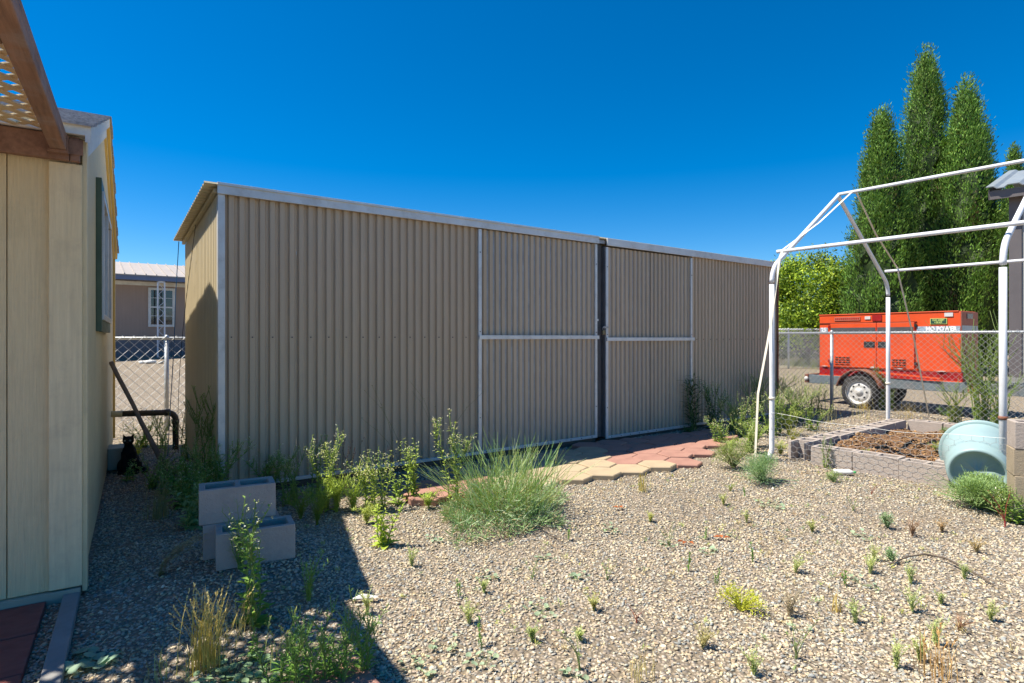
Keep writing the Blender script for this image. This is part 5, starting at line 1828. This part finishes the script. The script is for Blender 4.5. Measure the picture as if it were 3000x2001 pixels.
plant('dry_grass', 'dry orange stalks at the bottom right', 'grass', 2766, 1990, grass(.18, 50, .5, (.48, .30, .12), .05, 10), GG)
plant('dry_grass', 'small golden tuft left of the olive sprout with wide shadow', 'grass', 2455, 1795, grass(.11, 24, .4, (.50, .38, .12), .02), GG)
plant('dry_grass', 'straw tuft at the bottom centre', 'grass', 1880, 1990, grass(.12, 30, .4, (.50, .42, .18), .03), GG)
for (px, py, h, lab) in ((2021, 1675, .11, 'green spike sprout left of the orange leaf'), (2098, 1715, .08, 'green spike sprout above the yellow green weed'), (1669, 1585, .10, 'green spike sprout right of the broom bush'),
                         (2200, 1648, .11, 'green spike sprout in the open gravel at right'), (2472, 1716, .08, 'green spike sprout above the golden tuft'), (1344, 1750, .09, 'bright spike sprout in the lower left gravel'),
                         (1406, 1900, .12, 'thin spike sprout at the lower centre left'), (2183, 1458, .07, 'spike sprout near the grey green mound'), (2068, 1580, .07, 'spike sprout near the orange leaf')):
    plant('spike_sprout', lab, 'sprout', px, py, spike(h), GG)
for (px, py, h, lab) in ((1698, 1962, .18, 'forked thin weed at the bottom centre'), (1961, 1600, .16, 'forked thin weed over round leaves, centre right'), (2330, 1930, .18, 'forked thin weed below the dry grey weed'),
                         (1560, 1700, .12, 'faint forked weed in the middle of the gravel'), (2500, 1500, .12, 'forked weed right of the round leaf patch'), (1780, 1700, .10, 'small forked weed in the centre gravel')):
    plant('forked_weed', lab, 'weed', px, py, forked(h), GG)
plant('red_stem_weed', 'red stemmed weed in the centre gravel', 'weed', 1866, 1825, forked(.12, (.30, .16, .08), (.34, .10, .07), 3, 5), GG)
plant('red_stem_weed', 'red stemmed weed before the raised bed', 'weed', 2553, 1452, forked(.13, (.28, .16, .08), (.30, .09, .06), 3, 5), GG)
for (px, py, r_, n_, lab) in ((2255, 1482, .15, 22, 'blue green round leaf patch below the grey green mound'), (1310, 1890, .08, 9, 'round leaf patch at the lower left of the sunny gravel'), (1583, 1795, .10, 14, 'round leaf patch in the lower centre'),
                              (1698, 1694, .06, 7, 'round leaf patch under the faint forked weed'), (1794, 1552, .10, 12, 'round leaf patch above the centre gravel'), (1955, 1600, .08, 9, 'round leaf patch under the forked weed, centre right'),
                              (1272, 1585, .07, 9, 'round leaf patch left below the broom bush'), (1410, 1588, .06, 6, 'round leaf patch below the broom bush'), (1420, 1950, .08, 10, 'round leaf patch at the bottom, left of centre'),
                              (1684, 1985, .06, 6, 'round leaf patch at the bottom centre'), (2527, 1574, .09, 9, 'round leaf patch left of the dry brown weed'), (2523, 1714, .09, 9, 'round leaf patch left of the fallen branch'),
                              (1430, 1690, .08, 10, 'round leaf patch in the left centre gravel'), (2080, 1625, .08, 9, 'round leaf patch near the spike sprout'), (1600, 1640, .07, 8, 'round leaf patch right below the broom bush'),
                              (1230, 1960, .09, 12, 'round leaf patch at the shadow edge, bottom'), (2340, 1850, .06, 4, 'round leaves under the dry grey weed'), (900, 1900, .08, 8, 'round leaves in the dappled light above the red paver')):
    plant('round_leaf_plant', lab, 'plant', px, py, clover(r_, n_, (.31, .40, .26), .0125), GG)

for (px, py, h, c_, lab) in ((2380, 1560, .08, (.40, .42, .16), 'small pale tuft right of the blue green round leaf patch'), (2120, 1480, .09, (.40, .44, .14), 'yellow green tuft left below the grey green mound'), (1905, 1530, .08, (.42, .44, .14), 'yellow green tuft above the larger orange leaf'),
                             (2760, 1560, .09, (.44, .32, .18), 'dry tuft right of the dry brown weed'), (2860, 1620, .10, (.46, .36, .18), 'dry tuft above the fallen branch right end'), (2330, 1680, .09, (.40, .44, .18), 'pale tuft in the open gravel right of the spike sprout'),
                             (1740, 1790, .08, (.42, .42, .16), 'pale tuft left of the red stemmed weed'), (2060, 1900, .09, (.42, .38, .18), 'dry tuft below the yellow green weed'), (1560, 1880, .08, (.38, .44, .18), 'green tuft below the lower centre round leaves')):
    plant('sprout', lab, 'sprout', px, py, feather(h, 14, .9, c_, .018, 18, .005), GG)
# seedlings too many and too small to tell apart
sd = MB()
centres = [(random.uniform(-.5, .86), random.uniform(2.1, 6.2)) for _ in range(46)]
for _ in range(520):
    fx, fy = random.choice(centres)
    y_ = max(2.0, fy + random.gauss(0, .22))
    x_ = fx * fy + random.gauss(0, .22)
    lh = to_local(np.array([[x_, y_, 0]]), HOUSE_O, HOUSE_A)[0]
    lp = to_local(np.array([[x_, y_, 0]]), PATH_O, PATH_A)[0]
    lb = to_local(np.array([[x_, y_, 0]]), (2.98, 6.21), BED_A)[0]
    if lh[0] < .15 or lp[1] > -.25 or (-.05 < lb[0] < 1.6 and lb[1] > -.2):
        continue
    c_ = random.choice([(.34, .40, .14), (.42, .44, .12), (.26, .36, .16), (.46, .38, .20), (.38, .26, .15)])
    hh_ = random.uniform(.012, .05)
    for _k in range(random.randint(5, 11)):
        leaf(sd, Vector((x_ + random.gauss(0, .006), y_ + random.gauss(0, .006), ground_z(x_, y_) + random.uniform(.006, .016))), rand_dir(.3, 1.4), hh_ * random.uniform(.5, 1.1), random.uniform(.003, .006), jcol(c_, .2))
tag(sd.build('seedlings', M['leaf']), 'tiny green and dry seedlings sprinkled through the gravel', 'seedlings', kind='stuff')
# fallen bits
fb = MB()
pts = [ground_at(px, py) + Vector((0, 0, z)) for px, py, z in ((2600, 1662, .015), (2660, 1645, .028), (2710, 1640, .034), (2770, 1650, .03), (2830, 1680, .026), (2880, 1703, .02), (2915, 1725, .015))]
fb.tube(pts, [.003, .005, .006, .006, .006, .005, .003], 6)
tag(fb.build('fallen_branch', M['bark'], smooth=True), 'thin curved dead branch lying on the gravel at right', 'branch')
for px, py, lab in ((1815, 1495, 'dry orange leaf near the centre of the gravel'), (2115, 1585, 'larger dry orange leaf at centre right'), (2010, 1598, 'small dry orange leaf left of the larger one')):
    mb = MB()
    for k in range(3):
        leaf(mb, Vector((random.uniform(-.015, .015), random.uniform(-.015, .015), .022)), rand_dir(.0, .4), .05, .03, jcol((.34, .10, .03)), .3, .1)
    plant('dry_leaf', lab, 'leaf', px, py, [('leaf', mb, 'dry')], 'dry orange leaves')
lt = MB()
lt.add([(-.06, -.008, .022), (.05, -.015, .028), (.065, .012, .024), (-.02, .022, .034), (-.06, .010, .020), (0, 0, .042)], [(0, 1, 5), (1, 2, 5), (2, 3, 5), (3, 4, 5), (4, 0, 5), (0, 4, 3, 2, 1)])
o = lt.build('litter', M['plastic_clear'])
o.location = ground_at(1070, 1765)
o.rotation_euler = (0, 0, .1)
tag(o, 'white scrap of plastic on the gravel at the shadow edge', 'litter')
BT = .7
bt = thing('plastic_bottle', 'crushed cloudy plastic bottle with green cap before the raised bed', 'bottle', ground_at(2470, 1392), R(-25))
mb = MB()
mb.lathe([(0, -.12), (.045, -.115), (.05, -.09), (.04, -.05), (.052, -.01), (.043, .04), (.05, .07), (.03, .11), (.016, .125)], (0, 0, .052), (1, .15, .05), 14)
mb.build('bottle_body', M['plastic_clear'], bt, smooth=True)
mb = MB()
mb.lathe([(.020, .12), (.020, .15), (0, .15)], (0, 0, .052), (1, .15, .05), 12)
mb.build('cap', M['cap_green'], bt, smooth=True)
bt.scale = (BT, BT, BT * .8)


# ------------------------------------------------------------------ trees
def sprigs(P, D, ln, wd, C, face=None):
    n = len(P)
    D = D / np.linalg.norm(D, axis=1, keepdims=True)
    ref = RNG.normal(0, 1, (n, 3)) if face is None else face + RNG.normal(0, .28, (n, 3))
    S = np.cross(D, ref)
    S /= np.linalg.norm(S, axis=1, keepdims=True) + 1e-9
    ln, wd = ln[:, None], wd[:, None]
    V = np.stack([P, P + D * ln * .5 + S * wd, P + D * ln, P + D * ln * .5 - S * wd], 1)
    F = np.arange(n * 4).reshape(n, 4)
    return V.reshape(-1, 3), F, np.repeat(C, 4, 0)


def cypress(label, px, d, top_py, half_px, n=20000, lean=0.0, seed=1, taper=1.0, tint=1.0):
    rng = np.random.default_rng(seed)
    base = Vector(((px - 1500) / F_PX * d, d, 0))
    base.z = ground_z(base.x, base.y)
    H = (EYE + (HORIZON - top_py) * d / F_PX - base.z) * .965
    Rm = half_px * 1.10 * d / F_PX
    t = thing('cypress_tree', label, 'tree', base, 0, 'cypress trees')

    def radius(h, a):
        r = np.minimum(1.0, np.clip((1 - h) / .70, 0, 1) ** .62 * taper)
        r *= np.clip(.75 + h * 4, 0, 1)
        wob = 1 + .10 * np.sin(3 * a + 9 * h + seed) + .07 * np.sin(5 * a - 17 * h + seed * 2) + .05 * np.sin(9 * a + 31 * h)
        return Rm * r * wob
    # upright plumes: clumps on the surface, each a bundle of sprigs
    m = 440
    ch = rng.uniform(.02, 1, m) ** .95
    cang = rng.uniform(0, 2 * np.pi, m)
    cr = radius(ch, cang) * rng.uniform(.78, 1.0, m)
    cr *= np.where(rng.random(m) < .09, rng.uniform(1.06, 1.22, m), 1.0)
    brown = rng.random(m) < .02
    CP = np.stack([np.cos(cang) * cr + lean * ch, np.sin(cang) * cr, ch * H * .985], 1)
    tone = rng.uniform(.45, 1.35, m)
    n = int(n * 2.2)
    which = rng.integers(0, m, n)
    g_ = np.clip(rng.normal(0, 1, (n, 3)), -1.9, 1.9) * np.array([.078, .078, .24]) * (Rm / .85)
    P = CP[which] + g_
    out = np.stack([np.cos(cang), np.sin(cang), np.zeros(m)], 1)[which]
    D = out * .45 + np.array([0, 0, 1.0]) + rng.normal(0, .35, (n, 3))
    base_c = np.array([(.150, .285, .045), (.19, .325, .052), (.110, .225, .040), (.24, .31, .07)])[rng.choice(4, n, p=[.42, .27, .26, .05])]
    base_c = np.where(brown[which][:, None], np.array([.27, .215, .10]), base_c)
    C = base_c * (tone[which] * rng.uniform(.88, 1.12, n))[:, None] * tint
    V, F, Cc = sprigs(P, D, rng.uniform(.06, .13, n), rng.uniform(.010, .019, n), C,
                     out * .7 + g_ / (np.linalg.norm(g_, axis=1, keepdims=True) + 1e-6) * .9)
    numpy_mesh('crown', V, F, Cc, M['cypress'], t)
    # dense inner mass of the crown
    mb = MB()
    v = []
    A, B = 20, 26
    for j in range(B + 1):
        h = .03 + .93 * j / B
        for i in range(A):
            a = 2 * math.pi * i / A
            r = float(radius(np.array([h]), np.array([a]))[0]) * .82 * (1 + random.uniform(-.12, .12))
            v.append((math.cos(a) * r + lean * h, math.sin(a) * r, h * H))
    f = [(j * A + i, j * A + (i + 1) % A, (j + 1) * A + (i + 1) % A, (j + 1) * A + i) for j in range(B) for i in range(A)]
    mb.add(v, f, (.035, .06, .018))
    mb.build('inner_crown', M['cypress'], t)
    MB().tube([(0, 0, -.1), (0, 0, H * .5), (lean * .8, 0, H * .8)], [.14, .10, .03], 9).build('trunk', M['bark'], t)
    return t


cypress('shorter cypress at the left of the tall group', 2583, 16.5, 318, 88, 20000, 0, 3, 1.0)
cypress('tallest cypress with a pointed top in the middle of the group', 2712, 17.6, 140, 92, 22000, 0, 5, 1.0)
cypress('broad cypress right of the tallest one', 2832, 16.6, 232, 92, 22000, 0, 8, 1.05)
cypress('distant cypress partly behind the grey building roof', 2972, 21.0, 420, 52, 12000, 0, 13, 1.0, .9)
cypress('distant cypress cut by the right edge of the view', 3035, 22.0, 395, 60, 10000, 0, 17, 1.0, .9)


def broad_tree(label, px, d, top_py, half_px, n=11000, seed=1, low=.9, cols=None, name='leafy_tree'):
    rng = np.random.default_rng(seed)
    base = Vector(((px - 1500) / F_PX * d, d, 0))
    base.z = ground_z(base.x, base.y)
    H = EYE + (HORIZON - top_py) * d / F_PX - base.z
    Rm = half_px * d / F_PX
    t = thing(name, label, 'tree', base, 0, 'broad leaved trees')
    m = 70
    ang, hh = rng.uniform(0, 2 * np.pi, m), rng.uniform(0, 1, m)
    rr_ = Rm * np.sqrt(np.clip(1 - (2 * hh - .9) ** 2, .08, 1)) * rng.uniform(.45, 1.0, m)
    CP = np.stack([np.cos(ang) * rr_, np.sin(ang) * rr_, low + (H - low) * (.06 + .90 * hh)], 1)
    which = rng.integers(0, m, n)
    n = int(n * 1.8)
    which = rng.integers(0, m, n)
    P = CP[which] + rng.normal(0, 1, (n, 3)) * Rm * .16
    P[:, 2] = np.clip(P[:, 2], .1, None)
    D = rng.normal(0, 1, (n, 3)) + np.array([0, 0, -.25])
    tone = rng.uniform(.65, 1.3, m)
    cols = np.array(cols or [(.19, .30, .035), (.32, .44, .045), (.44, .55, .055), (.11, .19, .035)])
    C = cols[rng.choice(len(cols), n)] * (tone[which] * rng.uniform(.8, 1.2, n))[:, None]
    V, F, Cc = sprigs(P, D, rng.uniform(.07, .13, n), rng.uniform(.02, .04, n), C,
                     (P - CP[which]) / (Rm * .16) + np.array([0, 0, .3]))
    numpy_mesh('crown', V, F, Cc, M['leaf'], t)
    tr = MB()
    tr.tube([(0, 0, -.1), (.03, 0, low), (.0, .05, (low + H) / 2)], [.10, .08, .05], 9)
    for k in range(14):
        q = Vector(CP[rng.integers(0, m)])
        s0 = Vector((0, 0, random.uniform(.5, 1.0) * low + .2))
        tr.tube([s0, s0.lerp(q, .5) + Vector((0, 0, .15)), q], [.045, .028, .010], 6)
    tr.build('trunk', M['bark'], t)


broad_tree('yellow green leafy tree behind the far fence', 2365, 19.6, 752, 130, 15000, 4, .7)
broad_tree('olive green shrub tree between yellow tree and cypresses', 2480, 19.0, 800, 60, 6000, 6, .5, [(.16, .20, .07), (.22, .25, .09), (.10, .14, .05)])
broad_tree('dark low hedge tree under the far fence line', 2345, 22.5, 905, 170, 9000, 9, .1, [(.05, .085, .025), (.08, .12, .035), (.035, .06, .02)])
broad_tree('dark shrub behind the generator', 2640, 20.5, 880, 170, 9000, 12, .1, [(.06, .10, .03), (.09, .13, .04), (.04, .07, .02)])
